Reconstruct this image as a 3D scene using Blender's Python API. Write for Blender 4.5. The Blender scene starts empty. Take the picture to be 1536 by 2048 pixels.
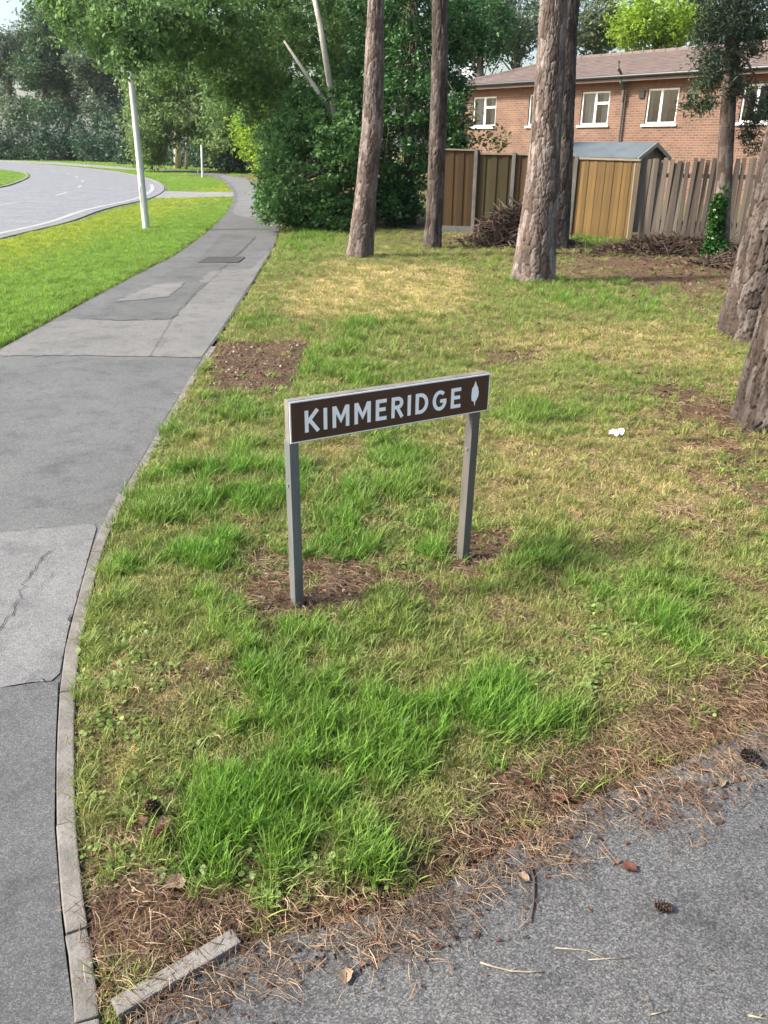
import bpy, math, random
import numpy as np
from mathutils import Vector, Matrix
from mathutils.geometry import tessellate_polygon

random.seed(11)
rng = np.random.default_rng(11)
sc = bpy.context.scene
COL = sc.collection

# ------------------------------------------------------------------ camera
FPX, CAM_H = 1613.0, 1.6
PITCH, ROLL = math.atan(728 / 1613.0), 0.0095
F = np.array([0, math.cos(PITCH), -math.sin(PITCH)])
_U0 = np.array([0, math.sin(PITCH), math.cos(PITCH)]); _R0 = np.array([1.0, 0, 0])
R = _R0 * math.cos(ROLL) + _U0 * math.sin(ROLL)
U = _U0 * math.cos(ROLL) - _R0 * math.sin(ROLL)
CAM = np.array([0, 0, CAM_H])
cd = bpy.data.cameras.new('camera'); cam = bpy.data.objects.new('camera', cd); COL.objects.link(cam)
cd.sensor_fit = 'VERTICAL'; cd.sensor_height = 32; cd.lens = 32 * FPX / 2048
cd.clip_start = 0.05; cd.clip_end = 2000
m = Matrix.Identity(4)
for i in range(3):
    m[i][0] = R[i]; m[i][1] = U[i]; m[i][2] = -F[i]; m[i][3] = CAM[i]
cam.matrix_world = m
sc.camera = cam

# ------------------------------------------------------------------ light
SUN_EL, SUN_AZ = math.radians(40), math.radians(-101)      # azimuth clockwise from +Y; sun stands to the left, a little behind
w = bpy.data.worlds.new('World'); sc.world = w; w.use_nodes = True
wn = w.node_tree; bg = wn.nodes['Background']
sky = wn.nodes.new('ShaderNodeTexSky'); sky.sky_type = 'NISHITA'; sky.sun_disc = False
sky.sun_elevation = SUN_EL; sky.sun_rotation = SUN_AZ
sky.air_density = 1.0; sky.dust_density = 4.0; sky.ozone_density = 1.0
wn.links.new(sky.outputs[0], bg.inputs[0]); bg.inputs[1].default_value = 0.09
sl = bpy.data.lights.new('sun', 'SUN'); sl.energy = 2.3; sl.angle = math.radians(8); sl.color = (1, .94, .84)
so = bpy.data.objects.new('sun', sl); COL.objects.link(so)
sd = Vector((math.sin(SUN_AZ) * math.cos(SUN_EL), math.cos(SUN_AZ) * math.cos(SUN_EL), math.sin(SUN_EL)))
so.rotation_euler = (-sd).to_track_quat('-Z', 'Y').to_euler()
sc.view_settings.view_transform = 'Standard'; sc.view_settings.look = 'None'
sc.view_settings.exposure = 1.93; sc.view_settings.gamma = 1.0; sc.view_settings.use_curve_mapping = False
sc.render.engine = 'CYCLES'
sc.cycles.use_denoising = True
sc.cycles.max_bounces = 6; sc.cycles.transparent_max_bounces = 4

# ------------------------------------------------------------------ surveying helpers (photo point -> place in the world)
def ray(x, y): return F + (x - 768) / FPX * R + (1024 - y) / FPX * U
def G(x, y, z=0.0):
    d = ray(x, y); return CAM + (z - CAM_H) / d[2] * d
def AT(x, y, Y):
    d = ray(x, y); return CAM + Y / d[1] * d
def MPP(x, y, Y): return float((AT(x, y, Y) - CAM) @ F / FPX)
def PLN(x, y, O, u):
    "where the sight line meets the upright plane through O along u: (distance along u, height)"
    n = np.array([u[1], -u[0], 0]); d = ray(x, y); t = ((O - CAM) @ n) / (d @ n); p = CAM + t * d
    return float((p - O) @ u), float(p[2])
def PROJ(V):
    v = V - CAM; z = v @ F
    return 768 + FPX * (v @ R) / z, 1024 - FPX * (v @ U) / z, z

# ------------------------------------------------------------------ numpy noise
def _h(i, j, s):
    n = (i.astype(np.int64) * 374761393 + j.astype(np.int64) * 668265263 + s * 974634777) & 0xffffffff
    n = ((n ^ (n >> 13)) * 1274126177) & 0xffffffff
    return ((n ^ (n >> 16)) & 0xffff) / 65535.0
def vn(x, y, s=0):
    i = np.floor(x); j = np.floor(y); a = x - i; b = y - j
    a = a * a * (3 - 2 * a); b = b * b * (3 - 2 * b)
    return (_h(i, j, s) * (1 - a) + _h(i + 1, j, s) * a) * (1 - b) + (_h(i, j + 1, s) * (1 - a) + _h(i + 1, j + 1, s) * a) * b
def fbm(x, y, s=0, o=4):
    t = 0; A = .5; q = 0
    for k in range(o):
        t = t + A * vn(x * 2 ** k + 17.3 * k, y * 2 ** k - 9.1 * k, s + k); q += A; A *= .55
    return t / q
def sstep(a, b, x):
    t = np.clip((x - a) / (b - a), 0, 1); return t * t * (3 - 2 * t)

# ------------------------------------------------------------------ materials
def node(nt, t, **kw):
    n = nt.nodes.new(t)
    for k, v in kw.items(): setattr(n, k, v)
    return n
def new_mat(name):
    ma = bpy.data.materials.new(name); ma.use_nodes = True
    nt = ma.node_tree; return ma, nt, nt.nodes['Principled BSDF']
def set_in(n, k, v): n.inputs[k].default_value = v
def ramp(nt, fac, stops):
    r = node(nt, 'ShaderNodeValToRGB'); el = r.color_ramp.elements
    while len(el) > 1: el.remove(el[0])
    el[0].position = stops[0][0]; el[0].color = (*stops[0][1], 1)
    for p, c in stops[1:]:
        e = el.new(p); e.color = (*c, 1)
    nt.links.new(fac, r.inputs[0]); return r.outputs[0]
def coords(nt, scale=(1, 1, 1)):
    tc = node(nt, 'ShaderNodeTexCoord'); mp = node(nt, 'ShaderNodeMapping'); set_in(mp, 'Scale', scale)
    nt.links.new(tc.outputs['Object'], mp.inputs[0]); return mp.outputs[0]
def noise_tex(nt, vec, scale, detail=5, rough=.6):
    n = node(nt, 'ShaderNodeTexNoise'); set_in(n, 'Scale', scale); set_in(n, 'Detail', detail); set_in(n, 'Roughness', rough)
    nt.links.new(vec, n.inputs['Vector']); return n.outputs['Fac']
def mixc(nt, a, b, f, mode='MIX'):
    x = node(nt, 'ShaderNodeMix', data_type='RGBA', blend_type=mode)
    for s, k in ((f, 0), (a, 6), (b, 7)):
        if hasattr(s, 'is_output'): nt.links.new(s, x.inputs[k])
        elif isinstance(s, tuple): x.inputs[k].default_value = (*s, 1) if len(s) == 3 else s
        else: x.inputs[k].default_value = s
    return x.outputs[2]
def bump(nt, p, h, strength=.4, dist=.01):
    b = node(nt, 'ShaderNodeBump'); set_in(b, 'Strength', strength); set_in(b, 'Distance', dist)
    nt.links.new(h, b.inputs['Height']); nt.links.new(b.outputs[0], p.inputs['Normal'])
def mat(name, c1, c2=None, scale=6, rough=.8, stretch=(1, 1, 1), bmp=.2, bdist=.004, bscale=60, metal=0, spec=.3, rnd=0.0):
    ma, nt, p = new_mat(name)
    c2 = c2 or tuple(x * .75 for x in c1)
    v = coords(nt, stretch)
    c = ramp(nt, noise_tex(nt, v, scale), [(.32, c1), (.68, c2)])
    if rnd:
        oi = node(nt, 'ShaderNodeObjectInfo'); hs = node(nt, 'ShaderNodeHueSaturation')
        mr = node(nt, 'ShaderNodeMapRange'); set_in(mr, 3, 1 - rnd); set_in(mr, 4, 1 + rnd)
        nt.links.new(oi.outputs['Random'], mr.inputs[0]); nt.links.new(mr.outputs[0], hs.inputs['Value'])
        nt.links.new(c, hs.inputs['Color']); c = hs.outputs[0]
    nt.links.new(c, p.inputs['Base Color'])
    set_in(p, 'Roughness', rough); set_in(p, 'Metallic', metal); set_in(p, 'Specular IOR Level', spec)
    if bmp: bump(nt, p, noise_tex(nt, v, bscale), bmp, bdist)
    return ma
def asphalt(name, tone, tint=(.96, 1, 1.02), grit=1.0, spot=320):
    ma, nt, p = new_mat(name); v = coords(nt)
    vo = node(nt, 'ShaderNodeTexVoronoi'); set_in(vo, 'Scale', spot); nt.links.new(v, vo.inputs['Vector'])
    sep = node(nt, 'ShaderNodeSeparateColor'); nt.links.new(vo.outputs['Color'], sep.inputs[0])
    a = tuple(tone * t * (1 - .62 * grit) for t in tint); b = tuple(tone * t * (1 + 1.0 * grit) for t in tint); mid = tuple(tone * t for t in tint)
    st = ramp(nt, sep.outputs[0], [(.0, a), (.35, tuple(.8 * x for x in mid)), (.7, tuple(1.1 * x for x in mid)), (1, b)])
    big = ramp(nt, noise_tex(nt, v, 1.3, 6, .65), [(.25, (.78, .78, .78)), (.75, (1.22, 1.21, 1.2))])
    c = mixc(nt, st, big, 1.0, 'MULTIPLY')
    fine = ramp(nt, noise_tex(nt, v, 24, 3, .7), [(.3, (.91, .91, .91)), (.7, (1.09, 1.09, 1.08))])
    c = mixc(nt, c, fine, 1.0, 'MULTIPLY')
    stain = ramp(nt, noise_tex(nt, v, 4.3, 7, .75), [(.36, (.72, .72, .73)), (.5, (1, 1, 1)), (.66, (1, 1, 1)), (.74, (1.18, 1.17, 1.14))])
    c = mixc(nt, c, stain, 1.0, 'MULTIPLY')
    pit = ramp(nt, noise_tex(nt, v, 240, 2, .5), [(.30, (.35, .35, .35)), (.40, (1, 1, 1))])
    c = mixc(nt, c, pit, 1.0, 'MULTIPLY')
    nt.links.new(c, p.inputs['Base Color']); set_in(p, 'Roughness', .85); set_in(p, 'Specular IOR Level', .35)
    bump(nt, p, vo.outputs['Distance'], .4, .002)
    return ma
def leaf_mat(name, c1, c2, trans=.35, rough=.55):
    ma, nt, p = new_mat(name)
    ge = node(nt, 'ShaderNodeNewGeometry')
    c = ramp(nt, ge.outputs['Random Per Island'], [(0, c1), (.55, tuple((x + y) / 2 for x, y in zip(c1, c2))), (1, c2)])
    v = coords(nt); big = ramp(nt, noise_tex(nt, v, 1.6, 4, .7), [(.28, (.5, .55, .55)), (.5, (.95, .95, .9)), (.72, (1.5, 1.45, 1.2))])
    c = mixc(nt, c, big, 1.0, 'MULTIPLY')
    nt.links.new(c, p.inputs['Base Color']); set_in(p, 'Roughness', rough); set_in(p, 'Specular IOR Level', .3)
    tr = node(nt, 'ShaderNodeBsdfTranslucent'); nt.links.new(c, tr.inputs[0])
    mx = node(nt, 'ShaderNodeMixShader'); set_in(mx, 0, trans)
    nt.links.new(p.outputs[0], mx.inputs[1]); nt.links.new(tr.outputs[0], mx.inputs[2])
    nt.links.new(mx.outputs[0], nt.nodes['Material Output'].inputs[0]); return ma

# ------------------------------------------------------------------ mesh helpers
def mesh_np(name, V, Fc):
    me = bpy.data.meshes.new(name); V = np.asarray(V, np.float32); Fc = np.asarray(Fc, np.int32); n, k = Fc.shape
    me.vertices.add(len(V)); me.vertices.foreach_set('co', V.ravel())
    me.loops.add(n * k); me.loops.foreach_set('vertex_index', Fc.ravel())
    me.polygons.add(n); me.polygons.foreach_set('loop_start', np.arange(0, n * k, k, dtype=np.int32))
    me.polygons.foreach_set('loop_total', np.full(n, k, np.int32)); me.update(calc_edges=True); return me
def link(name, me, ma=None, parent=None, **props):
    o = bpy.data.objects.new(name, me); COL.objects.link(o)
    if ma and me: 
        if not me.materials: me.materials.append(ma)
    if parent: o.parent = parent
    for k, v in props.items(): o[k] = v
    return o
def thing(name, label, cat, loc=(0, 0, 0), rz=0.0, group=None):
    o = bpy.data.objects.new(name, None); o.empty_display_size = .1; COL.objects.link(o)
    o.location = loc; o.rotation_euler = (0, 0, rz); o['label'] = label; o['category'] = cat
    if group: o['group'] = group
    return o
def tag(o, label, cat, group=None):
    o['label'] = label; o['category'] = cat
    if group: o['group'] = group
    return o
def smooth(me): me.polygons.foreach_set('use_smooth', np.ones(len(me.polygons), bool)); return me
class MB:
    def __init__(s): s.v = []; s.f = []
    def add(s, V, Fs):
        b = len(s.v); s.v += [tuple(p) for p in V]; s.f += [tuple(b + i for i in q) for q in Fs]; return s
    def box(s, x0, x1, y0, y1, z0, z1):
        V = [(x, y, z) for z in (z0, z1) for x, y in ((x0, y0), (x1, y0), (x1, y1), (x0, y1))]
        return s.add(V, [(3, 2, 1, 0), (4, 5, 6, 7), (0, 1, 5, 4), (1, 2, 6, 5), (2, 3, 7, 6), (3, 0, 4, 7)])
    def obox(s, O, a, b, c):
        O, a, b, c = map(np.array, (O, a, b, c)); V = [O, O + a, O + a + b, O + b, O + c, O + a + c, O + a + b + c, O + b + c]
        return s.add(V, [(3, 2, 1, 0), (4, 5, 6, 7), (0, 1, 5, 4), (1, 2, 6, 5), (2, 3, 7, 6), (3, 0, 4, 7)])
    def tube(s, P, rad, n=8, cap=True):
        P = [np.array(p, float) for p in P]; rings = []
        if np.isscalar(rad): rad = [rad] * len(P)
        up = np.array([0, 0, 1.0])
        for i, p in enumerate(P):
            t = P[min(i + 1, len(P) - 1)] - P[max(i - 1, 0)]; t = t / (np.linalg.norm(t) + 1e-9)
            a = np.cross(t, up if abs(t[2]) < .9 else np.array([1.0, 0, 0])); a /= np.linalg.norm(a); b = np.cross(t, a)
            rings.append([p + rad[i] * (math.cos(q) * a + math.sin(q) * b) for q in [2 * math.pi * k / n for k in range(n)]])
        V = [q for r_ in rings for q in r_]; Fs = []
        for i in range(len(P) - 1):
            for k in range(n): Fs.append((i * n + k, i * n + (k + 1) % n, (i + 1) * n + (k + 1) % n, (i + 1) * n + k))
        if cap: Fs += [tuple(range(n))[::1], tuple(range((len(P) - 1) * n, len(P) * n))[::-1]]
        return s.add(V, Fs)
    def prism(s, poly, off):
        "flat outline (3d points) pushed along off"
        n = len(poly); off = np.array(off); V = [np.array(p, float) for p in poly]; V = V + [p + off for p in V]
        return s.add(V, [tuple(range(n))[::-1], tuple(range(n, 2 * n))] + [(i, (i + 1) % n, n + (i + 1) % n, n + i) for i in range(n)])
    def mesh(s, name, bev=0):
        me = bpy.data.meshes.new(name); me.from_pydata(s.v, [], s.f); me.update()
        import bmesh
        bm = bmesh.new(); bm.from_mesh(me); bmesh.ops.recalc_face_normals(bm, faces=bm.faces)
        if bev: bmesh.ops.bevel(bm, geom=[e for e in bm.edges if len(e.link_faces) == 2 and e.calc_face_angle(0) > .6], offset=bev, segments=2, affect='EDGES', profile=.6, clamp_overlap=True)
        bm.to_mesh(me); bm.free(); return me
    def put(s, name, ma, parent=None, bev=0, sm=False, **kw):
        me = s.mesh(name, bev)
        if sm: smooth(me)
        return link(name, me, ma, parent, **kw)
def sheet(name, pts, z, ma, parent=None, thick=0, **kw):
    P = [Vector((p[0], p[1], z)) for p in pts]; tri = tessellate_polygon([P])
    me = bpy.data.meshes.new(name); me.from_pydata([tuple(p) for p in P], [], [tuple(t) for t in tri]); me.update()
    import bmesh
    bm = bmesh.new(); bm.from_mesh(me)
    for f_ in bm.faces:
        f_.normal_update()
        if f_.normal.z < 0: f_.normal_flip()
    bm.to_mesh(me); bm.free()
    return link(name, me, ma, parent, **kw)
def sdist(x, y, poly):
    "signed distance to a polygon, negative inside"
    P = np.asarray(poly, float)[:, :2]; d2 = np.full(x.shape, 1e18); ins = np.zeros(x.shape, bool); n = len(P)
    for i in range(n):
        a = P[i]; b = P[(i + 1) % n]; e = b - a; L = e @ e + 1e-12
        t = np.clip(((x - a[0]) * e[0] + (y - a[1]) * e[1]) / L, 0, 1)
        d2 = np.minimum(d2, (x - a[0] - t * e[0]) ** 2 + (y - a[1] - t * e[1]) ** 2)
        if a[1] != b[1]:
            c = ((a[1] > y) != (b[1] > y)) & (x < (b[0] - a[0]) * (y - a[1]) / (b[1] - a[1]) + a[0]); ins ^= c
    d = np.sqrt(d2); return np.where(ins, -d, d)
def polyline(pts, step):
    P = np.array([p[:2] for p in pts], float); s = np.r_[0, np.cumsum(np.linalg.norm(np.diff(P, axis=0), axis=1))]
    t = np.arange(0, s[-1], step); t = np.r_[t, s[-1]]
    return np.c_[np.interp(t, s, P[:, 0]), np.interp(t, s, P[:, 1])]
def round_corners(pts, it=2):
    P = np.array([p[:2] for p in pts], float)
    for _ in range(it):
        Q = [P[0]]
        for a, b in zip(P[:-1], P[1:]): Q += [a * .75 + b * .25, a * .25 + b * .75]
        P = np.array(Q + [P[-1]])
    return P
def offset(P, d):
    "shift an open line sideways (positive = to the right of its direction)"
    T = np.gradient(P, axis=0); T /= np.linalg.norm(T, axis=1)[:, None] + 1e-9
    return P + d * np.c_[T[:, 1], -T[:, 0]]
def ribbon(name, P, d0, d1, z, ma, parent=None, **kw):
    A = offset(P, d0); B = offset(P, d1); n = len(P)
    V = np.r_[np.c_[A, np.full(n, z)], np.c_[B, np.full(n, z)]]
    Fc = [(i, n + i, n + i + 1, i + 1) if d1 > d0 else (i, i + 1, n + i + 1, n + i) for i in range(n - 1)]
    me = mesh_np(name, V, Fc); 
    if me.polygons[0].normal.z < 0: me.flip_normals()
    return link(name, me, ma, parent, **kw)

# ------------------------------------------------------------------ outlines of the ground surfaces
gl = lambda L: [G(*p)[:2] for p in L]
path_l = [(-3.15, -3), (-3.18, 3)] + gl([(0, 700), (100, 645), (200, 590), (275, 550), (350, 512), (418, 462), (452, 427), (466, 404), (465, 384), (449, 364), (425, 353), (380, 346), (300, 342)])
path_r_px = [(152, 2060), (136, 1940), (125, 1850), (110, 1660), (112, 1500), (118, 1390), (136, 1270), (180, 1112), (213, 1035), (260, 960), (330, 840), (400, 725), (440, 670), (500, 575), (545, 500), (560, 455), (545, 425), (533, 400), (526, 372), (490, 356), (440, 347.5), (380, 341), (300, 338)]
path_r = [(-.36, -3), (-.40, .4)] + gl(path_r_px)
PATH = list(path_l) + list(path_r)[::-1]
asph_e = gl([(235, 2075), (480, 1892), (700, 1850), (880, 1775), (1040, 1690), (1190, 1600), (1330, 1545), (1470, 1478), (1545, 1440)])
ASPH = [(-.28, -3), (-.36, .6)] + asph_e + [(1.9, 2.15), (4.5, 2.6), (9, 2.8), (9, -3)]
road_o = round_corners([(-6.7, -8), (-6.75, 4)] + gl([(0, 482), (62, 466), (153, 445), (208, 420), (303, 400), (328, 387), (334, 378), (327, 368), (310, 360), (255, 346), (175, 337), (100, 330.5), (0, 324)]) + [(-75, 110)], 2)
road_i = round_corners([(-13.7, -8), (-13.9, 16)] + gl([(0, 380), (52, 361), (64, 353), (55, 345), (0, 338.5), (-80, 333)]), 2)
ROAD = [tuple(p) for p in road_o] + [tuple(p) for p in road_i][::-1]
cross = gl([(318, 383), (468, 385), (466, 394), (310, 397)])
dirt = gl([(425, 690), (622, 688), (590, 790), (412, 795)])

# ------------------------------------------------------------------ what covers the verge, spot by spot
def blobs(L):
    out = []
    for px, py, rx, ry, wt in L:
        c = G(px, py); out.append((c[0], c[1], abs(G(px + rx, py)[0] - c[0]), abs(G(px, py - ry)[1] - G(px, py + ry)[1]) / 2, wt))
    return out
LUSH = blobs([(440, 990, 130, 95, 1), (540, 1010, 90, 70, .7), (640, 1390, 170, 110, 1), (600, 1480, 120, 80, .6), (610, 1640, 190, 130, 1.2), (500, 1700, 130, 90, .7), (930, 1470, 170, 130, .95), (1080, 1440, 120, 80, .6), (760, 1040, 170, 130, .75),
              (930, 1200, 120, 45, .8), (1085, 1105, 70, 50, .9), (760, 650, 110, 35, .9), (690, 735, 110, 45, .9), (700, 850, 140, 55, .5), (1150, 850, 180, 60, .4), (410, 1170, 70, 90, .8), (560, 1290, 170, 60, .7), (1250, 1230, 180, 70, .5),
              (240, 1150, 60, 120, .4), (420, 860, 90, 60, .5), (1190, 490, 60, 22, .8), (1150, 590, 200, 35, .45), (620, 480, 70, 30, .6), (520, 640, 60, 40, .3), (1350, 1100, 120, 90, .35), (760, 1560, 170, 120, .5), (1400, 1300, 120, 70, .3)])
STRAW = blobs([(780, 575, 150, 48, 2.4), (640, 610, 110, 40, .6), (1150, 690, 230, 40, .8), (1380, 700, 140, 50, .7), (1200, 960, 240, 120, .95), (650, 890, 140, 40, .6), (1380, 900, 150, 120, .5), (330, 1400, 100, 80, .35), (230, 1560, 70, 120, .45),
               (950, 850, 90, 60, .55), (460, 880, 90, 40, .4), (1280, 1380, 200, 90, .5), (930, 1000, 90, 70, .4), (1100, 1250, 120, 80, .4), (820, 1300, 120, 60, .3), (1050, 1020, 120, 60, .5)])
BARE = blobs([(925, 1128, 42, 22, 2.0), (975, 1105, 50, 25, 1.0), (640, 1175, 150, 60, 1.1), (520, 1195, 60, 40, .8), (310, 1655, 90, 60, .9), (290, 1810, 150, 90, .9), (1020, 722, 70, 22, .8), (600, 1530, 90, 40, .5), (330, 1370, 70, 50, .4), (1400, 820, 110, 70, .7), (1320, 530, 230, 55, 1.1), (975, 1100, 60, 30, .7),
              (850, 1050, 60, 30, .4), (880, 480, 160, 20, .7), (1480, 1370, 90, 60, .7), (1180, 800, 70, 30, .3), (1500, 950, 80, 60, .4), (740, 1850, 160, 60, .6), (580, 1240, 60, 30, .5), (1000, 1660, 140, 70, .5), (470, 810, 60, 25, .6), (1060, 1560, 120, 50, .5)])
NEEDLE = blobs([(1430, 1440, 190, 90, 1), (260, 1890, 130, 100, .8), (1000, 1700, 220, 70, .6), (700, 1880, 260, 70, .8), (1250, 1560, 200, 80, .9), (640, 1180, 130, 50, .5), (1440, 830, 90, 60, .6), (500, 1900, 160, 60, .7), (1380, 900, 170, 110, .35), (1490, 1120, 90, 120, .4), (1300, 560, 220, 50, .5), (850, 1130, 120, 40, .35), (330, 1800, 120, 80, .5)])
def field(L, x, y):
    t = np.zeros(x.shape)
    for cx, cy, rx, ry, wt in L: t = t + wt * np.exp(-1.1 * (((x - cx) / rx) ** 2 + ((y - cy) / ry) ** 2))
    return t
asph_line = np.array(asph_e)
def fields(x, y):
    n1 = fbm(x * 2.6, y * 2.6, 3); n2 = fbm(x * 6.0, y * 6.0, 9); n3 = fbm(x * 1.1, y * 1.1, 21)
    left = sstep(.2, -.3, x - np.interp(y, [0, 9, 20, 30, 46, 120], [-3.1, -3.2, -3.4, -5, -8.8, -8.8]))
    n4 = fbm(x * 13, y * 13, 57, 3); n5 = fbm(x * 5, y * 5, 77, 3); lush = np.clip(np.minimum(field(LUSH, x, y), 1.0) * (.62 + 3.0 * (n5 - .5) + 2.4 * (n4 - .5)) + .10 + 1.6 * (n4 - .5) + .8 * (n5 - .5), 0, 1)
    straw = np.clip(field(STRAW, x, y) * (.25 + 1.5 * n2) + .04 + 1.2 * (n1 - .5) + 1.2 * (n4 - .5), 0, 1)
    bare = np.clip(field(BARE, x, y) * (.3 + 1.4 * n2) + 2.2 * np.clip(n2 - .54, 0, 1) + 2.6 * np.clip(n4 - .60, 0, 1), 0, 1)
    da = sdist(x, y, ASPH)
    edge = np.exp(-(np.clip(da + .03, 0, 9) / .13) ** 1.5) * (.5 + n1)
    edge = np.where(da < 0, np.exp(-(np.clip(-da - .0, 0, 9) / (.05 + .17 * n1)) ** 2), edge) * (x > -.5)
    need = np.clip(field(NEEDLE, x, y) * (.3 + 1.3 * n1) + edge, 0, 1.2)
    far = sstep(5, 20, y)
    lush = lush * (1 - left) + left * np.clip(.75 + .6 * (n1 - .5), 0, 1)
    straw = straw * (1 - left) + left * np.clip(.9 * (n3 - .55) + .25 * np.exp(-((x + 6.6) / .9) ** 2), 0, 1); bare *= (1 - left); need *= (1 - left)
    dp = sdist(x, y, PATH); dr = sdist(x, y, ROAD)
    dd = sdist(x, y, dirt) + .12 * (n2 - .5)
    bare = np.maximum(bare, sstep(.06, -.05, dd))
    bare = np.maximum(bare, .8 * np.exp(-(np.clip(dp, 0, 9) / .05) ** 2))
    return lush, straw, bare, need, left, da, dp, dr
def relief(x, y, da, dp, dr):
    d = np.minimum(np.minimum(da, dp), dr)
    near = 1 - sstep(17, 24, y)
    bumps = (fbm(x * 3.5, y * 3.5, 31) - .5) * .05 + (fbm(x * 14, y * 14, 41) - .5) * .018
    z = -.02 + .03 * sstep(-.01, .07, d) + near * sstep(.03, .3, d) * (.012 + bumps)
    return np.where(near > 0, z, np.where(d < 0, -.02, 0.0))
def ground_z(x, y):
    x = np.atleast_1d(np.asarray(x, float)); y = np.atleast_1d(np.asarray(y, float))
    return relief(x, y, sdist(x, y, ASPH), sdist(x, y, PATH), sdist(x, y, ROAD))

# ground sheet: fine near the camera, coarse to the horizon
def axis(a, b, fine, mid, lo, hi, far):
    c = np.arange(a, b, fine)
    l = np.arange(a, lo, -mid)[1:]; r_ = np.arange(c[-1], hi, mid)[1:]
    g = lambda s, e, sg: s + sg * np.cumsum(mid * 1.25 ** np.arange(1, 40))
    L = g(l[-1], 0, -1); L = L[L > -far]; Rr = g(r_[-1], 0, 1); Rr = Rr[Rr < far]
    return np.r_[L[::-1], l[::-1], c, r_, Rr]
xs = axis(-1.7, 3.3, .028, .16, -10, 11, 900); ys = axis(.7, 6.2, .028, .14, -1.5, 24, 900)
XX, YY = np.meshgrid(xs, ys); gx = XX.ravel(); gy = YY.ravel()
lush, straw, bare, need, left, da, dp, dr = fields(gx, gy)
gz = relief(gx, gy, da, dp, dr)
nx, ny = len(xs), len(ys)
ii = (np.arange(ny - 1)[:, None] * nx + np.arange(nx - 1)[None]).ravel()
gm = mesh_np('ground', np.c_[gx, gy, gz], np.c_[ii, ii + 1, ii + nx + 1, ii + nx]); smooth(gm)
def mixa(a, b, t): return a * (1 - t[:, None]) + np.array(b) * t[:, None]
def cover_col(lush, straw, bare, need, left):
    c = np.tile(np.array([.115, .108, .05]), (len(lush), 1))
    c = mixa(c, (.10, .16, .035), np.clip(lush, 0, 1)); c = mixa(c, (.25, .205, .10), np.clip(straw, 0, 1) * .85)
    c = mixa(c, (.105, .072, .05), np.clip(bare, 0, 1) * .95); c = mixa(c, (.13, .082, .052), np.clip(need, 0, 1) * .85)
    return c
gc = cover_col(lush, straw, bare, need, left)
at = gm.color_attributes.new('cover', 'FLOAT_COLOR', 'POINT'); at.data.foreach_set('color', np.c_[gc, np.ones(len(gc))].astype(np.float32).ravel())
M_ground, nt, p = new_mat('soil and thatch'); v = coords(nt)
ca = node(nt, 'ShaderNodeVertexColor', layer_name='cover')
sp = ramp(nt, noise_tex(nt, v, 45, 6, .75), [(.28, (.25, .23, .22)), (.5, (1, 1, 1)), (.7, (2.0, 1.9, 1.8))])
s2 = ramp(nt, noise_tex(nt, v, 7, 5, .7), [(.3, (.75, .72, .7)), (.7, (1.25, 1.25, 1.2))])
c = mixc(nt, mixc(nt, ca.outputs[0], sp, 1.0, 'MULTIPLY'), s2, 1.0, 'MULTIPLY')
nt.links.new(c, p.inputs['Base Color']); set_in(p, 'Roughness', .95); set_in(p, 'Specular IOR Level', .1)
bump(nt, p, noise_tex(nt, v, 75, 7, .8), 1.0, .02)
link('ground', gm, M_ground, kind='structure')

# ------------------------------------------------------------------ road, paths, kerbs
M_path = asphalt('worn path asphalt', .108, (.97, 1.0, 1.01), .5)
M_pathd = asphalt('dark path asphalt', .088, (.96, 1, 1.04), .6)
M_pathl = asphalt('pale path asphalt', .146, (.98, 1, 1.01), .5)
M_pathw = asphalt('warm path asphalt', .142, (1.0, 1, .97), .4)
M_trench = asphalt('trench reinstatement', .095, (.97, 1, 1.0), .5)
M_side = asphalt('side path asphalt', .090, (.98, 1, 1.01), .95, 300)
M_road = asphalt('road asphalt', .185, (.94, 1, 1.09), .3, 60)
M_pave = asphalt('pale pavement', .21, (1, 1, .97), .3)
M_conc = mat('edging concrete', (.205, .192, .177), (.115, .108, .094), 14, .9, bmp=.8, bdist=.004, bscale=110, rnd=.12)
M_white = mat('road paint', (.34, .34, .34), (.24, .245, .25), 4, .7)
M_dark = mat('crack fill', (.035, .035, .035), rough=.95)
_sheet = sheet
def sheet(name, pts, z, ma, parent=None, **kw):
    if name == 'asphalt_patch':
        P = polyline(list(pts) + [pts[0]], .06)[:-1]; near_ = np.clip(P[:, 1] * .0016, .003, .02); pts = P + rng.normal(0, 1, P.shape) * near_[:, None] * (np.abs(sdist(P[:, 0], P[:, 1], PATH)) > .06)[:, None]
    return _sheet(name, pts, z, ma, parent, **kw)
path = sheet('path', PATH, .008, M_path, kind='structure')
sheet('asphalt_patch', [(-3.17, -2.9), (-3.17, G(0, 1385)[1]), *gl([(0, 1383), (60, 1372), (117.5, 1366), (112, 1500), (110, 1660), (125, 1850), (136, 1940), (152, 2060)]), (-.41, .4), (-.37, -2.9)], .012, M_pathd, path)
sheet('asphalt_patch', [(-3.17, G(0, 1383)[1]), *gl([(0, 1383), (60, 1372), (117.5, 1366), (136, 1270), (179, 1112), (196, 1052), (100, 1060), (0, 1071)]), (-3.17, G(0, 1080)[1])], .0122, M_pathl, path)
sheet('asphalt_patch', gl([(4, 701), (100, 648), (142, 640), (250, 644), (345, 641), (392, 590), (445, 540), (498, 545), (542, 502), (498, 573), (438, 668), (402, 718), (300, 716), (160, 713), (0, 714)]), .012, M_pathw, path)
sheet('asphalt_patch', gl([(160, 640), (248, 643), (345, 640), (390, 590), (440, 541), (488, 500), (512, 474), (448, 470), (418, 500), (395, 527), (330, 548), (308, 566), (262, 590), (210, 612)]), .0121, M_trench, path)
sheet('asphalt_patch', gl([(225, 607), (262, 592), (312, 571), (372, 566), (338, 596)]), .016, M_pathw, path)
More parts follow.
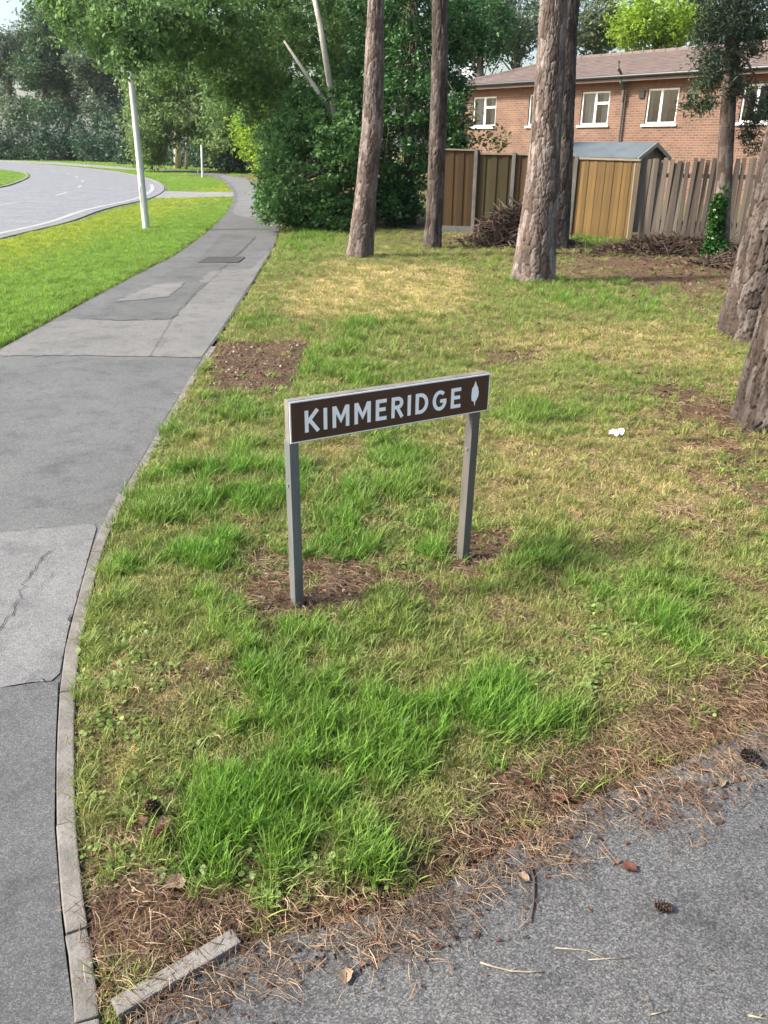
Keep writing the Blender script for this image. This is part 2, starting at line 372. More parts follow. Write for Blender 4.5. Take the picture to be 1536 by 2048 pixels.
sheet('asphalt_patch', gl([(400, 565), (420, 545), (500, 540), (512, 530), (540, 505), (500, 572)]), .0124, M_pathw, path)
def crack(pts, wd):
    P = polyline([G(*q)[:2] for q in pts], .03); P = P + rng.normal(0, .007, P.shape)
    n = len(P); wds = wd * .6 * (.4 + rng.random(n)); A = offset(P, 0) - np.c_[wds, 0 * wds] / 2; B = A + np.c_[wds, .2 * wds]
    me = mesh_np('crack', np.r_[np.c_[A, np.full(n, .0165)], np.c_[B, np.full(n, .0165)]], [(i, n + i, n + i + 1, i + 1) for i in range(n - 1)])
    link('crack', me, M_dark, path)
sheet('asphalt_patch', gl([(470, 430), (556, 452), (533, 424), (527, 402), (521, 374), (488, 358), (446, 350), (440, 354), (462, 366), (474, 386), (474, 404), (464, 424)]), .0123, M_pathl, path)
crack([(98, 1110), (58, 1155), (40, 1195), (22, 1238), (0, 1270), (-40, 1310)], .006)
crack([(0, 1071), (100, 1061), (195, 1052)], .006)
crack([(0, 1384), (60, 1373), (117, 1367)], .005)
crack([(178, 1120), (140, 1268), (121, 1365)], .008)
crack([(160, 641), (248, 644), (345, 641), (392, 590), (446, 540), (510, 476)], .006)
crack([(0, 714), (160, 713), (300, 716), (402, 719)], .006)
crack([(300, 716), (345, 641)], .006)
crack([(30, 1200), (75, 1190), (110, 1150)], .003)
sheet('side_path', ASPH, .008, M_side, kind='structure')
# concrete edging, stone by stone
edging = bpy.data.objects.new('path_edging', None); COL.objects.link(edging); edging['kind'] = 'structure'
def stone(P, wd, z0, z1, gap=.002):
    P = np.array(P); n = len(P); s = np.linalg.norm(P[-1] - P[0]); P[0] += (P[1] - P[0]) / (np.linalg.norm(P[1] - P[0])) * gap; P[-1] -= (P[-1] - P[-2]) / np.linalg.norm(P[-1] - P[-2]) * gap
    P = P + rng.normal(0, .001, P.shape); A = offset(P, 0.004); B = offset(P, wd); mb = MB(); zz = z1 + random.uniform(-.004, .003)
    V = [(*a, z0) for a in A] + [(*b, z0) for b in B] + [(*a, zz) for a in A] + [(*b, zz - .002) for b in B]
    Fs = []
    for i in range(n - 1):
        Fs += [(2 * n + i, 3 * n + i, 3 * n + i + 1, 2 * n + i + 1), (i, 2 * n + i, 2 * n + i + 1, i + 1), (n + i, n + i + 1, 3 * n + i + 1, 3 * n + i), (i, i + 1, n + i + 1, n + i)]
    Fs += [(0, n, 3 * n, 2 * n), (n - 1, 3 * n - 1, 4 * n - 1, 2 * n - 1)]
    return mb.add(V, Fs).put('edging_stone', M_conc, edging, bev=.004)
ej = [(-.405, .2), G(152, 2060)[:2], G(126, 1885)[:2], G(110.5, 1665)[:2], G(118, 1395)[:2], G(180, 1112)[:2], G(237, 995)[:2], G(300, 890)[:2], G(365, 785)[:2], G(420, 695)[:2]]
rl = round_corners(path_r[1:16], 1); sl_ = np.r_[0, np.cumsum(np.linalg.norm(np.diff(rl, axis=0), axis=1))]
def near_s(pt): 
    k = np.argmin(np.linalg.norm(polyline(rl, .005) - np.array(pt), axis=1)); return k * .005
es = [near_s(q) for q in ej]
for a, b in zip(es[:-1], es[1:]):
    t = np.linspace(a, b, 5); Pq = np.c_[np.interp(t, sl_, rl[:, 0]), np.interp(t, sl_, rl[:, 1])]
    far_ = Pq[0][1] > 3.4
    stone(Pq, .05, -.12, .021 if not far_ else .012)
cs = [G(238, 2052)[:2], G(362, 1978)[:2], G(487, 1903)[:2]]
stone(np.array([np.array(cs[0]) * 1, cs[1], cs[2]])[::-1], .048, -.12, .026)
# road
road = sheet('road', ROAD, .004, M_road, kind='structure')
M_kerb = mat('kerb concrete', (.19, .185, .175), (.15, .147, .14), 3, .9)
ribbon('edge_line', road_o[(road_o[:, 1] > 0) & (road_o[:, 1] < 40)], -.62, -.47, .0085, M_white, road)
mid = polyline([tuple(q) for q in offset(road_o, -3.5)], .4)
for k in range(20, len(mid) - 6, 15):
    if mid[k][1] > 5: ribbon('lane_marking', mid[k:k + 6], -.05, .05, .0086, M_white, road)
kerb = bpy.data.objects.new('kerb', None); COL.objects.link(kerb); kerb['kind'] = 'structure'
kme = MB().box(-.455, .455, 0, .125, -.1, .035).mesh('kerb_stone', .015); kme.materials.append(M_kerb)
for L, sg in ((road_o, 0.0), (road_i, -.15)):
    P = polyline([tuple(q) for q in L], .92)
    for a, b in zip(P[:-1], P[1:]):
        if a[1] < 6 or a[1] > 92: continue
        o = link('kerb_stone', kme, None, kerb); mm = (a + b) / 2; an = math.atan2(b[1] - a[1], b[0] - a[0]); nrm = np.array([math.sin(an), -math.cos(an)])
        q = mm + nrm * (-.06 if sg == 0 else -.1); o.location = (q[0], q[1], 0); o.rotation_euler = (0, 0, an)
sheet('crossing', cross, .012, M_pave, kind='structure')
pav = gl([(-120, 319), (0, 320.5), (120, 325), (240, 334), (300, 341), (240, 339), (120, 330), (0, 324), (-120, 321)])
sheet('pavement', pav, .012, M_pave, kind='structure')
mh = MB(); q = gl([(396, 527), (476, 527), (494, 516), (414, 516)]); c0 = np.mean(q, axis=0)
mo = thing('manhole_cover', 'dark rectangular metal cover set in the grey path', 'manhole cover', (c0[0], c0[1], 0))
ua = np.r_[np.array(q[1]) - q[0], 0]; ub = np.r_[np.array(q[3]) - q[0], 0]; O = np.r_[np.array(q[0]) - c0, .0125]
M_iron = mat('cover iron', (.09, .085, .08), (.06, .055, .05), 20, .7, bmp=.6, bscale=90)
fr = MB()
for a_, b_, s_, t_ in ((0, 1, 0, .06), (0, 1, .94, 1), (0, .05, .06, .94), (.95, 1, .06, .94)):
    fr.obox(O + a_ * ua + s_ * ub, (b_ - a_) * ua, (t_ - s_) * ub, (0, 0, .008))
fr.put('frame', M_iron, mo)
for h0, h1 in ((.06, .495), (.505, .94)):
    lid = MB().obox(O + h0 * ua + .08 * ub, (h1 - h0) * ua, .84 * ub, (0, 0, .005))
    for a_ in np.linspace(h0 + .03, h1 - .06, 6): lid.obox(O + a_ * ua + .12 * ub + np.array([0, 0, .0052]), .03 * ua, .76 * ub, (0, 0, .003))
    lid.put('lid', M_iron, mo)

# ------------------------------------------------------------------ street name sign
PL = G(592, 1222); PR = G(922, 1128); su = PR - PL; su[2] = 0; su /= np.linalg.norm(su)
yaw = math.atan2(su[1], su[0])
s0, zt0 = PLN(568, 797, PL, su); s1, zt1 = PLN(971, 740, PL, su); _, zb0 = PLN(568, 884, PL, su); _, zb1 = PLN(968, 815, PL, su)
ZT, ZB = (zt0 + zt1) / 2, (zb0 + zb1) / 2
tilt = math.atan2(zt1 - zt0, s1 - s0)
M_brown = mat('brown sign enamel', (.072, .033, .020), (.060, .029, .018), 14, .32, bmp=.05, spec=.4)
M_sgnw = mat('white sign lettering', (.88, .88, .88), (.84, .84, .83), 10, .4, bmp=0)
M_frame = mat('weathered sign frame', (.20, .185, .16), (.11, .105, .095), 12, .75, bmp=.3)
M_post = mat('grey sign post', (.15, .158, .155), (.07, .073, .07), 9, .5, (1, 1, .2), bmp=.3)
M_post2 = mat('browned sign post', (.12, .113, .10), (.06, .056, .05), 9, .6, (1, 1, .2), bmp=.3)
sg = thing('street_sign', 'brown street name sign lettered in white on two grey posts', 'street sign', (PL[0], PL[1], 0), yaw)
W_, H_ = s1 - s0, ZT - ZB
brd = bpy.data.objects.new('board', MB().box(0, W_, .0, .034, 0, H_).mesh('board', .002)); COL.objects.link(brd); brd.data.materials.append(M_frame)
brd.parent = sg; brd.location = (s0, -.030, (zb0 + zb0) / 2 + (ZB - zb0)); brd.rotation_euler = (0, -tilt, 0)
e = .0025
MB().box(e, W_ - e, -.003, 0.0005, e, H_ - e).put('border', M_sgnw, brd)
e2 = .0075
MB().box(e2, W_ - e2, -.005, -.0029, e2, H_ - e2).put('plate', M_brown, brd)
def strokes(name, polys, x, z, wd=.0135):
    mb = MB(); k = 0
    for pl in polys:
        P = np.array(pl, float)
        T = np.diff(P, axis=0); T /= np.linalg.norm(T, axis=1)[:, None]
        N = np.c_[-T[:, 1], T[:, 0]]; nn = []
        for i in range(len(P)):
            if i == 0: v_ = N[0]
            elif i == len(P) - 1: v_ = N[-1]
            else: v_ = N[i - 1] + N[i]; v_ = v_ / max(.5, (v_ @ v_) / 2)
            nn.append(v_)
        nn = np.array(nn) * wd / 2; dz = -.0051 - .0012 - .00012 * k; k += 1
        for i in range(len(P) - 1):
            q = [P[i] + nn[i], P[i] - nn[i], P[i + 1] - nn[i + 1], P[i + 1] + nn[i + 1]]
            mb.prism([(x + a[0], dz, z + a[1]) for a in q], (0, -dz - .0049, 0))
    return mb.put(name, M_sgnw, brd)
CH = .077
def arc(cx, cz, rx, rz, a0, a1, n=12): return [(cx + rx * math.cos(math.radians(a)), cz + rz * math.sin(math.radians(a))) for a in np.linspace(a0, a1, n)]
t2 = .0065
LET = {'K': ([[(t2, 0), (t2, CH)], [(.048, CH), (.008, .033)], [(.018, .043), (.050, 0)]], .050),
       'I': ([[(t2, 0), (t2, CH)]], .013),
       'M': ([[(t2, 0), (t2, CH)], [(.0585, 0), (.0585, CH)], [(.008, CH - .002), (.0325, .026), (.057, CH - .002)]], .065),
       'E': ([[(t2, 0), (t2, CH)], [(.008, CH - t2), (.044, CH - t2)], [(.008, .040), (.040, .040)], [(.008, t2), (.044, t2)]], .044),
       'R': ([[(t2, 0), (t2, CH)], [(.008, CH - t2), (.026, CH - t2)] + arc(.026, CH - .0225, .016, .016, 80, -90, 9) + [(.008, .0385)], [(.024, .037), (.045, 0)]], .047),
       'D': ([[(t2, 0), (t2, CH)], [(.008, CH - t2), (.020, CH - t2)] + arc(.020, CH / 2, .028, CH / 2 - t2, 85, -85, 13) + [(.008, t2)]], .054),
       'G': ([arc(.031, CH / 2, .0245, CH / 2 - t2, 48, 335, 18) + [(.0545, .036)], [(.033, .036), (.0605, .036)]], .061)}
wtot = sum(LET[ch][1] for ch in 'KIMMERIDGE'); x0l, x1l = .057, W_ - .138
sp_ = (x1l - x0l - wtot) / 9; xx = x0l
for ch in 'KIMMERIDGE':
    strokes('letter', LET[ch][0], xx, (H_ - CH) / 2 - .002); xx += LET[ch][1] + sp_
cx_ = W_ - .070; cz_ = H_ / 2 + .002
sh = [(-.002, .050), (.004, .036), (.013, .024), (.019, .006), (.018, -.008), (.010, -.022), (.002, -.030), (-.001, -.048), (-.006, -.030), (-.020, -.024), (-.022, -.004), (-.020, .022), (-.010, .030)]
MB().prism([(cx_ + a * .8, -.0064, cz_ + b) for a, b in sh], (0, .0015, 0)).put('pointer_symbol', M_sgnw, brd)
sR = float((PR - PL) @ su)
for sx in (0.003, sR - .002):
    zt_ = ZB + .006; lean_ = .003 if sx < .1 else .017
    pst = MB().obox((sx - .0175, -.029, -.15), (.035, 0, 0), (0, .045, 0), (lean_, 0, zt_ + .15)).put('post', M_post if sx < .1 else M_post2, sg, bev=.003)
M_bolt = mat('bolt steel', (.45, .45, .44), rough=.4, metal=.8)
for sx in (0.003, sR + .009):
    MB().tube([(sx - .0195, -.008, .52), (sx - .0145, -.008, .52)], .007, 8).put('bolt', M_bolt, sg)

# ------------------------------------------------------------------ trees: trunks with real bark plates
_bm = {}
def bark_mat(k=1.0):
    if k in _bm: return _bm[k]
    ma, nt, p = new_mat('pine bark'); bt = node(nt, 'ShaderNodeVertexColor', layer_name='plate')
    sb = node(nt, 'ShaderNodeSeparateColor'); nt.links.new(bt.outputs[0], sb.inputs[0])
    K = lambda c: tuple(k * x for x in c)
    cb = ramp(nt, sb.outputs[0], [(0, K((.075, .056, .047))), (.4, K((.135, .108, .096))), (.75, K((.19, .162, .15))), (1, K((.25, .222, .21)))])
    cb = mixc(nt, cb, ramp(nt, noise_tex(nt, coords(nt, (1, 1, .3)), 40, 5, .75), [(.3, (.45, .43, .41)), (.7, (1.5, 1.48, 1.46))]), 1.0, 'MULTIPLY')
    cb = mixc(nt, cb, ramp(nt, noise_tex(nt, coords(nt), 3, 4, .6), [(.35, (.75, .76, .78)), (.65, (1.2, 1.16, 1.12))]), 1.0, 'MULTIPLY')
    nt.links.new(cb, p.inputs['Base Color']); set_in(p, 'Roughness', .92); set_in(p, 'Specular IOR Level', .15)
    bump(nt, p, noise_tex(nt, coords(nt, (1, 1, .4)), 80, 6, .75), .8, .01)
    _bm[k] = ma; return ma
def bark_trunk(P, rad, nseg, ringstep, amp, cw, chh, name='trunk', parent=None, flute=.07, seed=0, ma=None):
    P = np.array(P, float); rad = np.array(rad, float)
    s = np.r_[0, np.cumsum(np.linalg.norm(np.diff(P, axis=0), axis=1))]; n = max(8, int(s[-1] / ringstep)); t = np.linspace(0, s[-1], n)
    tt = (t / s[-1]); C = np.stack([np.interp(t, s, P[:, k]) for k in range(3)], 1)
    for _ in range(3): C[1:-1] = (C[:-2] + 2 * C[1:-1] + C[2:]) / 4
    rr = np.interp(t, s, rad)
    th = np.linspace(0, 2 * np.pi, nseg, endpoint=False); TH, TT = np.meshgrid(th, t); RR = np.repeat(rr[:, None], nseg, 1)
    ncol = max(6, int(2 * np.pi * rr.mean() / cw)); uu = TH / (2 * np.pi) * ncol; vv = TT / chh
    uu = uu + .8 * (vn(np.cos(TH) * 3 + TT * 4, np.sin(TH) * 3 + TT * 5, seed) - .5); vv = vv + .5 * (vn(uu * 1.3, vv * 1.1 + 7, seed + 21) - .5)
    f1 = np.full(uu.shape, 9.); f2 = np.full(uu.shape, 9.); idv = np.zeros(uu.shape); i0 = np.floor(uu); j0 = np.floor(vv)
    for di in (-1, 0, 1):
        for dj in (-1, 0, 1):
            i = i0 + di; j = j0 + dj; im = np.mod(i, ncol)
            d = np.hypot(i + .5 * _h(im, j, seed) + .25 - uu, (j + _h(im, j, seed + 5) - vv) * .9)
            new = d < f1; f2 = np.where(new, f1, np.minimum(f2, d)); idv = np.where(new, _h(im, j, seed + 9), idv); f1 = np.where(new, d, f1)
    pl = sstep(.01, .11, f2 - f1)
    RR = RR * (1 + flute * np.exp(-TT / .45) * (np.cos(5 * TH + seed) + .5 * np.cos(3 * TH + 1.3 * seed))) + amp * (pl - .8) + amp * .35 * (idv - .5) + amp * .45 * (vn(uu * 3, vv * 6, seed + 3) - .5) + amp * .5 * (vn(uu * 8, vv * 14, seed + 4) - .5)
    V = np.stack([C[:, None, 0] + RR * np.cos(TH), C[:, None, 1] + RR * np.sin(TH), np.repeat(C[:, 2][:, None], nseg, 1)], 2).reshape(-1, 3)
    ri = np.arange(n - 1)[:, None] * nseg; a = np.arange(nseg)[None]; b = (a + 1) % nseg
    Fc = np.stack([ri + a, ri + b, ri + nseg + b, ri + nseg + a], 2).reshape(-1, 4)
    me = mesh_np(name, V, Fc); smooth(me)
    cc = np.clip(.5 + .9 * (idv.ravel() - .5), 0, 1); cat = me.color_attributes.new('plate', 'FLOAT_COLOR', 'POINT')
    cat.data.foreach_set('color', np.stack([cc, cc, cc, np.ones_like(cc)], 1).astype(np.float32).ravel())
    return link(name, me, ma or bark_mat(), parent)

def leaves(name, C, size, ma, parent=None, aspect=.55, up=.3, droop=0.0, **kw):
    n = len(C); d = rng.normal(size=(n, 3)); d[:, 2] = d[:, 2] * (1 - up) - droop; d /= np.linalg.norm(d, axis=1)[:, None]
    nn = rng.normal(size=(n, 3)); nn[:, 2] = np.abs(nn[:, 2]) + up
    b = np.cross(d, nn); b /= np.linalg.norm(b, axis=1)[:, None] + 1e-9; nn = np.cross(b, d)
    L = size * (.45 + 1.0 * rng.random(n) ** 1.5)[:, None] * 1.08; Wd = L * aspect / 2
    V = np.stack([C - d * L / 2, C + b * Wd + nn * L * .12, C + d * L / 2, C - b * Wd + nn * L * .12], 1).reshape(-1, 3)
    k = np.arange(n) * 4; Fc = np.r_[np.c_[k, k + 1, k + 2], np.c_[k, k + 2, k + 3]]
    return link(name, mesh_np(name, V, Fc), ma, parent, **kw)
def cloud(ells, n, clumps, cr, shell=.45):
    "leaf positions gathered in clumps inside ellipsoids (centre, radii, weight)"
    out = []; wsum = sum(e[2] for e in ells)
    for c, r_, wt in ells:
        nc = max(3, int(clumps * wt / wsum)); d = rng.normal(size=(nc, 3)); d /= np.linalg.norm(d, axis=1)[:, None]
        q = d * (shell + (1 - shell) * rng.random(nc) ** .7)[:, None] * np.array(r_) + np.array(c)
        per = max(4, int(n * wt / wsum / nc)); sz = cr * (.5 + rng.random(nc))
        g = rng.normal(size=(nc, per, 3)) * .5; g *= sz[:, None, None]; g[..., 2] *= .65
        out.append((q[:, None, :] + g).reshape(-1, 3))
    C = np.concatenate(out); return C[C[:, 2] > .03]
def ell(px, py, Y, rx, ry, dep, wt=1.0):
    s = MPP(px, py, Y); return (AT(px, py, Y), (rx * s, dep, ry * s), wt)
M_holly = leaf_mat('dark evergreen leaves', (.022, .075, .026), (.08, .185, .055), 0.3, .4)
M_hedge = leaf_mat('laurel leaves', (.055, .14, .045), (.16, .30, .095), 0.35, .45)
M_birch = leaf_mat('birch leaves', (.12, .20, .07), (.26, .36, .14), 0.42)
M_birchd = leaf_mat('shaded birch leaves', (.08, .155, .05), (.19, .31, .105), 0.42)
M_lime = leaf_mat('lime green leaves', (.17, .30, .03), (.34, .46, .06), 0.5)
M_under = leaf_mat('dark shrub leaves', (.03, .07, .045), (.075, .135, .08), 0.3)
M_pine = leaf_mat('pine needles', (.05, .11, .052), (.13, .20, .10), 0.3)
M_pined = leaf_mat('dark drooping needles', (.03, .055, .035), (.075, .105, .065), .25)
M_pineg = leaf_mat('dusty pine needles', (.09, .14, .095), (.19, .25, .165), 0.3)
M_gtree = leaf_mat('grey green leaves', (.08, .12, .07), (.18, .22, .12), 0.4)
M_ivy = leaf_mat('ivy leaves', (.02, .075, .018), (.055, .15, .03), 0.25, .35)
M_sap = leaf_mat('young yellowish leaves', (.12, .15, .05), (.26, .27, .11), .4)
M_trunk = mat('plain bark', (.16, .13, .11), (.09, .075, .065), 9, .95, (1, 1, .25), bmp=.8, bdist=.02, bscale=14)
M_white_bark = mat('pale birch bark', (.62, .56, .48), (.36, .32, .27), 6, .8, (1, 1, .5), bmp=.4)

def pine(label, Y, prof, nseg, step, amp, cw, chh, seed, crown=True, dark=1.0):  # dark below one puts the shade on a trunk into its bark colour
    "prof: (px, py, width px) from the foot up, all at distance Y"
    P = [AT(a, b, Y) for a, b, _ in prof]; rad = [wd * MPP(a, b, Y) / 2 for a, b, wd in prof]
    P[0][2] = -.05
    t = thing('pine_tree', label, 'tree', (P[0][0], P[0][1], 0), group='tall pine trees on the verge')
    off = np.array([P[0][0], P[0][1], 0])
    top = P[-1] + (P[-1] - P[-2]) / np.linalg.norm(P[-1] - P[-2]) * max(.5, 8.5 - P[-1][2])
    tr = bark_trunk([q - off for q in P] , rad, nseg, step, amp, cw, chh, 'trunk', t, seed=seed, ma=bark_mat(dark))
    up = MB().tube([P[-1] - off - np.array([0, 0, .02]), top - off, top - off + np.array([.2, .1, 4])], [rad[-1] * .97, rad[-1] * .75, rad[-1] * .25], 14)
    for k in range(9):
        z_ = k / 9 * 4.2; a = 2.4 * k; q = top - off + np.array([.2 * z_ / 4, .1 * z_ / 4, z_ - .3]); dr_ = np.array([math.cos(a), math.sin(a), .25])
        up.tube([q, q + dr_ * 1.0, q + dr_ * (2.2 - .2 * z_)], [.05, .035, .012], 5)
    up.put('upper_trunk', M_trunk, t, sm=True)
    C = cloud([(top - off + np.array([.2, .1, 2.2]), (2.3, 2.3, 2.0), 1)], 3500, 60, .7, .3)
    leaves('crown', C, .3, M_pine, t, .25)
    return t
pine('straight pine with pale sunlit trunk beside the hedge, second nearest the path', 13.3, [(716, 518, 56), (722, 490, 50), (731, 390, 42), (740, 300, 42), (745, 260, 42), (748, 130, 38), (752, 0, 31), (756, -120, 29)], 96, .016, .013, .045, .2, 1)
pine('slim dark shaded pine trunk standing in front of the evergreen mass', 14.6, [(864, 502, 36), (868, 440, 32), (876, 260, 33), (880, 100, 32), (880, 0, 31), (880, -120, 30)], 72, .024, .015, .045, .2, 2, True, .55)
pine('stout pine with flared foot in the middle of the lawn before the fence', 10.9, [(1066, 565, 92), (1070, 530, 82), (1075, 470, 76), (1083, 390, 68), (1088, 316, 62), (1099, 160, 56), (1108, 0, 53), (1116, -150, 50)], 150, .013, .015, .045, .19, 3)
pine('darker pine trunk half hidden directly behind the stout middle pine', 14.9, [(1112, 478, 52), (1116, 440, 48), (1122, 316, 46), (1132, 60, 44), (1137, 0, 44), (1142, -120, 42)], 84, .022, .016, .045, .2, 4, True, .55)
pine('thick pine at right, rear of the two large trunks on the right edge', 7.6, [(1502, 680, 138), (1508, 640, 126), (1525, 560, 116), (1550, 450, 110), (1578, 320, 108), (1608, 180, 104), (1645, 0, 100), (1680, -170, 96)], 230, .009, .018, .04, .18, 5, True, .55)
pine('nearest thick pine with ridged bark toned dark for shade, cut by the right edge', 4.95, [(1562, 855, 200), (1568, 815, 178), (1575, 760, 165), (1592, 690, 158), (1612, 600, 154), (1636, 490, 150), (1690, 250, 146), (1745, 0, 142)], 280, .008, .02, .04, .2, 6, True, .45)

def tree(name, label, cat, base, trunk_pts, rads, ells, n, clumps, cr, lsize, lma, tma=None, group=None, limbs=(), aspect=.55, shell=.45, droop=0.0, up=.3, twigs=0):
    t = thing(name, label, cat, (base[0], base[1], 0), group=group); off = np.array([base[0], base[1], 0])
    if trunk_pts is not None:
        MB().tube([np.array(q) - off for q in trunk_pts], rads, 10).put('trunk', tma or M_trunk, t, sm=True)
    for lp, lr in limbs: MB().tube([np.array(q) - off for q in lp], lr, 7).put('branch', tma or M_trunk, t, sm=True)
    C = cloud(ells, n, clumps, cr, shell) - off
    leaves('crown', C, lsize, lma, t, aspect, up, droop)
    if twigs:
        mb = MB(); k = rng.choice(len(C), twigs)
        top = np.array(trunk_pts[-1]) - off if trunk_pts is not None else np.array([0, 0, .1])
        for i in k:
            a = top * (.5 + .5 * rng.random()) if trunk_pts is not None else np.array([C[i][0] * .3, C[i][1] * .3, 0.0])
            mb.tube([a, (a + C[i]) / 2 + rng.normal(0, .1, 3), C[i]], [lsize * .25, lsize * .15, lsize * .05], 4, False)
        mb.put('twigs', tma or M_trunk, t)
    return t
A3 = lambda *p: AT(*p)
# big hedge bush and the trees behind it
tree('laurel_bush', 'big rounded green bush spilling over the right side of the path', 'bush', G(630, 452), [G(640, 445) + [0, .4, 0], A3(640, 380, 18.3), A3(640, 300, 18.4)], [.08, .06, .03],
     [ell(622, 350, 18.2, 92, 110, 1.1, 1.6), ell(568, 405, 17.6, 52, 45, .8, .7), ell(690, 335, 18.6, 55, 105, .9, .9), ell(640, 425, 17.7, 95, 32, .6, .8), ell(590, 280, 19, 62, 75, .9, .7), ell(552, 365, 19.5, 34, 60, .8, .5), ell(660, 240, 19.4, 62, 70, .8, .6), ell(610, 215, 19.8, 50, 50, .8, .35), ell(545, 300, 20, 30, 50, .7, .3)], 40000, 620, .19, .085, M_hedge, twigs=40)
tree('birch_tree', 'leaning tree with pale forked limbs behind the big bush', 'tree', G(672, 440), [A3(672, 430, 20.6), A3(670, 240, 19.3), A3(655, 140, 19.1), A3(640, 50, 19.0), A3(612, -80, 19.4)], [.085, .075, .065, .055, .035],
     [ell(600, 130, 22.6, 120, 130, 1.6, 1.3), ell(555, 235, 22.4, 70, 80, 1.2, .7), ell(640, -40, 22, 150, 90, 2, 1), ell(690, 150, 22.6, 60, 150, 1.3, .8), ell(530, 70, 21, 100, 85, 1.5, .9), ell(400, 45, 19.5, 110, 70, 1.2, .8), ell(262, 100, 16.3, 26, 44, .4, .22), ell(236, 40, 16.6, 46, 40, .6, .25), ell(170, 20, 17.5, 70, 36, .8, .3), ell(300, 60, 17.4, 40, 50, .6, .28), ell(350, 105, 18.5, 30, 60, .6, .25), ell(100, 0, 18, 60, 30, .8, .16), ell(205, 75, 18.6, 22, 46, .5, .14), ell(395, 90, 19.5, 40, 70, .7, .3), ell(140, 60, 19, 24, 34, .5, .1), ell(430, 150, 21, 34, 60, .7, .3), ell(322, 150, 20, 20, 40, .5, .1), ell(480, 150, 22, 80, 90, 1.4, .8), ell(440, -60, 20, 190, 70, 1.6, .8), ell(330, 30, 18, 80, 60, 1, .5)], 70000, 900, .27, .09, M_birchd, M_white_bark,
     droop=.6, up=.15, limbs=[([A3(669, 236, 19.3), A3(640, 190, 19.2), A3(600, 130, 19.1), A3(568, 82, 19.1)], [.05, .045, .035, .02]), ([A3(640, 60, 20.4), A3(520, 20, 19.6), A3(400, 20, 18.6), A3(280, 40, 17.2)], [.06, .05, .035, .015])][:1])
tree('holly_tree', 'dense dark evergreen tree between two pine trunks left of the house', 'tree', G(820, 455), [A3(820, 452, 19.6), A3(818, 200, 19.8), A3(820, -80, 20)], [.16, .12, .08],
     [ell(810, 250, 19.6, 72, 190, 1.4, 1.6), ell(890, 210, 20.6, 42, 190, 1.0, 1), ell(820, 20, 20, 95, 130, 1.7, 1.1), ell(790, 400, 19, 55, 50, .8, .6), ell(905, 255, 18.6, 24, 60, .5, .3), ell(740, 200, 20.8, 55, 230, 1.2, 1.0), ell(930, 60, 21.5, 40, 80, 1, .4)], 56000, 760, .23, .085, M_holly, twigs=60)
tree('weeping_birch', 'pale green birch with hanging foliage at the bend of the path', 'tree', G(355, 337), [G(355, 337), A3(354, 260, 62), A3(356, 120, 62), A3(360, 0, 62)], [.28, .24, .2, .14],
     [ell(395, 205, 60, 125, 85, 4, 1.5), ell(300, 255, 59, 45, 65, 2.5, .7), ell(450, 250, 58, 65, 70, 3, .9), ell(300, 300, 60, 26, 30, 2, .25), ell(400, 120, 60, 130, 70, 4, 1), ell(300, 180, 60, 45, 60, 2.5, .5)], 44000, 520, .7, .22, M_birch, M_white_bark, droop=.7, up=.1, twigs=60)
tree('young_tree', 'thin pale trunk just right of the weeping birch trunk', 'tree', G(372, 338), [G(372, 338), A3(373, 290, 64), A3(374, 200, 64)], [.12, .1, .07], [ell(380, 190, 64, 45, 50, 2, 1)], 1500, 40, .8, .22, M_birch, M_white_bark)
tree('lime_shrub', 'bright yellow green shrub behind the bush where the path bends', 'shrub', G(512, 342), None, None, [ell(515, 285, 40, 36, 50, 1.2, 1), ell(540, 330, 36, 22, 14, .7, .35), ell(495, 250, 41, 28, 34, 1, .5)], 5200, 110, .5, .15, M_lime, twigs=12)
for k, (px, py, Y, rx, ry, lab) in enumerate([(35, 284, 101, 62, 42, 'dark clipped shrub mass at the far left behind the road'), (125, 276, 99, 62, 50, 'dark tall shrub behind the far lamp column across the road'), (215, 284, 94, 56, 48, 'dark shrub between the far road and the tall pines'), (292, 300, 84, 44, 34, 'low dark shrub just right of the near lamp column foot'), (425, 312, 74, 56, 30, 'low dark shrub behind the short pole by the path'), (488, 300, 60, 42, 48, 'dark shrub left of the lime green shrub'), (375, 316, 80, 50, 26, 'low dark shrub behind the weeping birch trunk')]):
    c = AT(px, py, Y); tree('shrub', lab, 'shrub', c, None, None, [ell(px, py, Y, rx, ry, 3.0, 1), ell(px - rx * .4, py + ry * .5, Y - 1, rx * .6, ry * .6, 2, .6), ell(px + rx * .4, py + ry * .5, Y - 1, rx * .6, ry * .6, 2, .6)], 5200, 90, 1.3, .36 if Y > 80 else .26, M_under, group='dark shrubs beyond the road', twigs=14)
far = [(18, 112, 40, 'far left tall pine against the bright sky'), (88, 108, 0, 'tall pine behind the far lamp column'), (134, 116, 20, 'tall pine with a bare pale stem between the lamp columns'), (190, 106, 10, 'tall pine left of the near lamp column'), (246, 110, -10, 'tall pine directly behind the near lamp column top'), (318, 98, -20, 'tall pine rising above the weeping birch')]
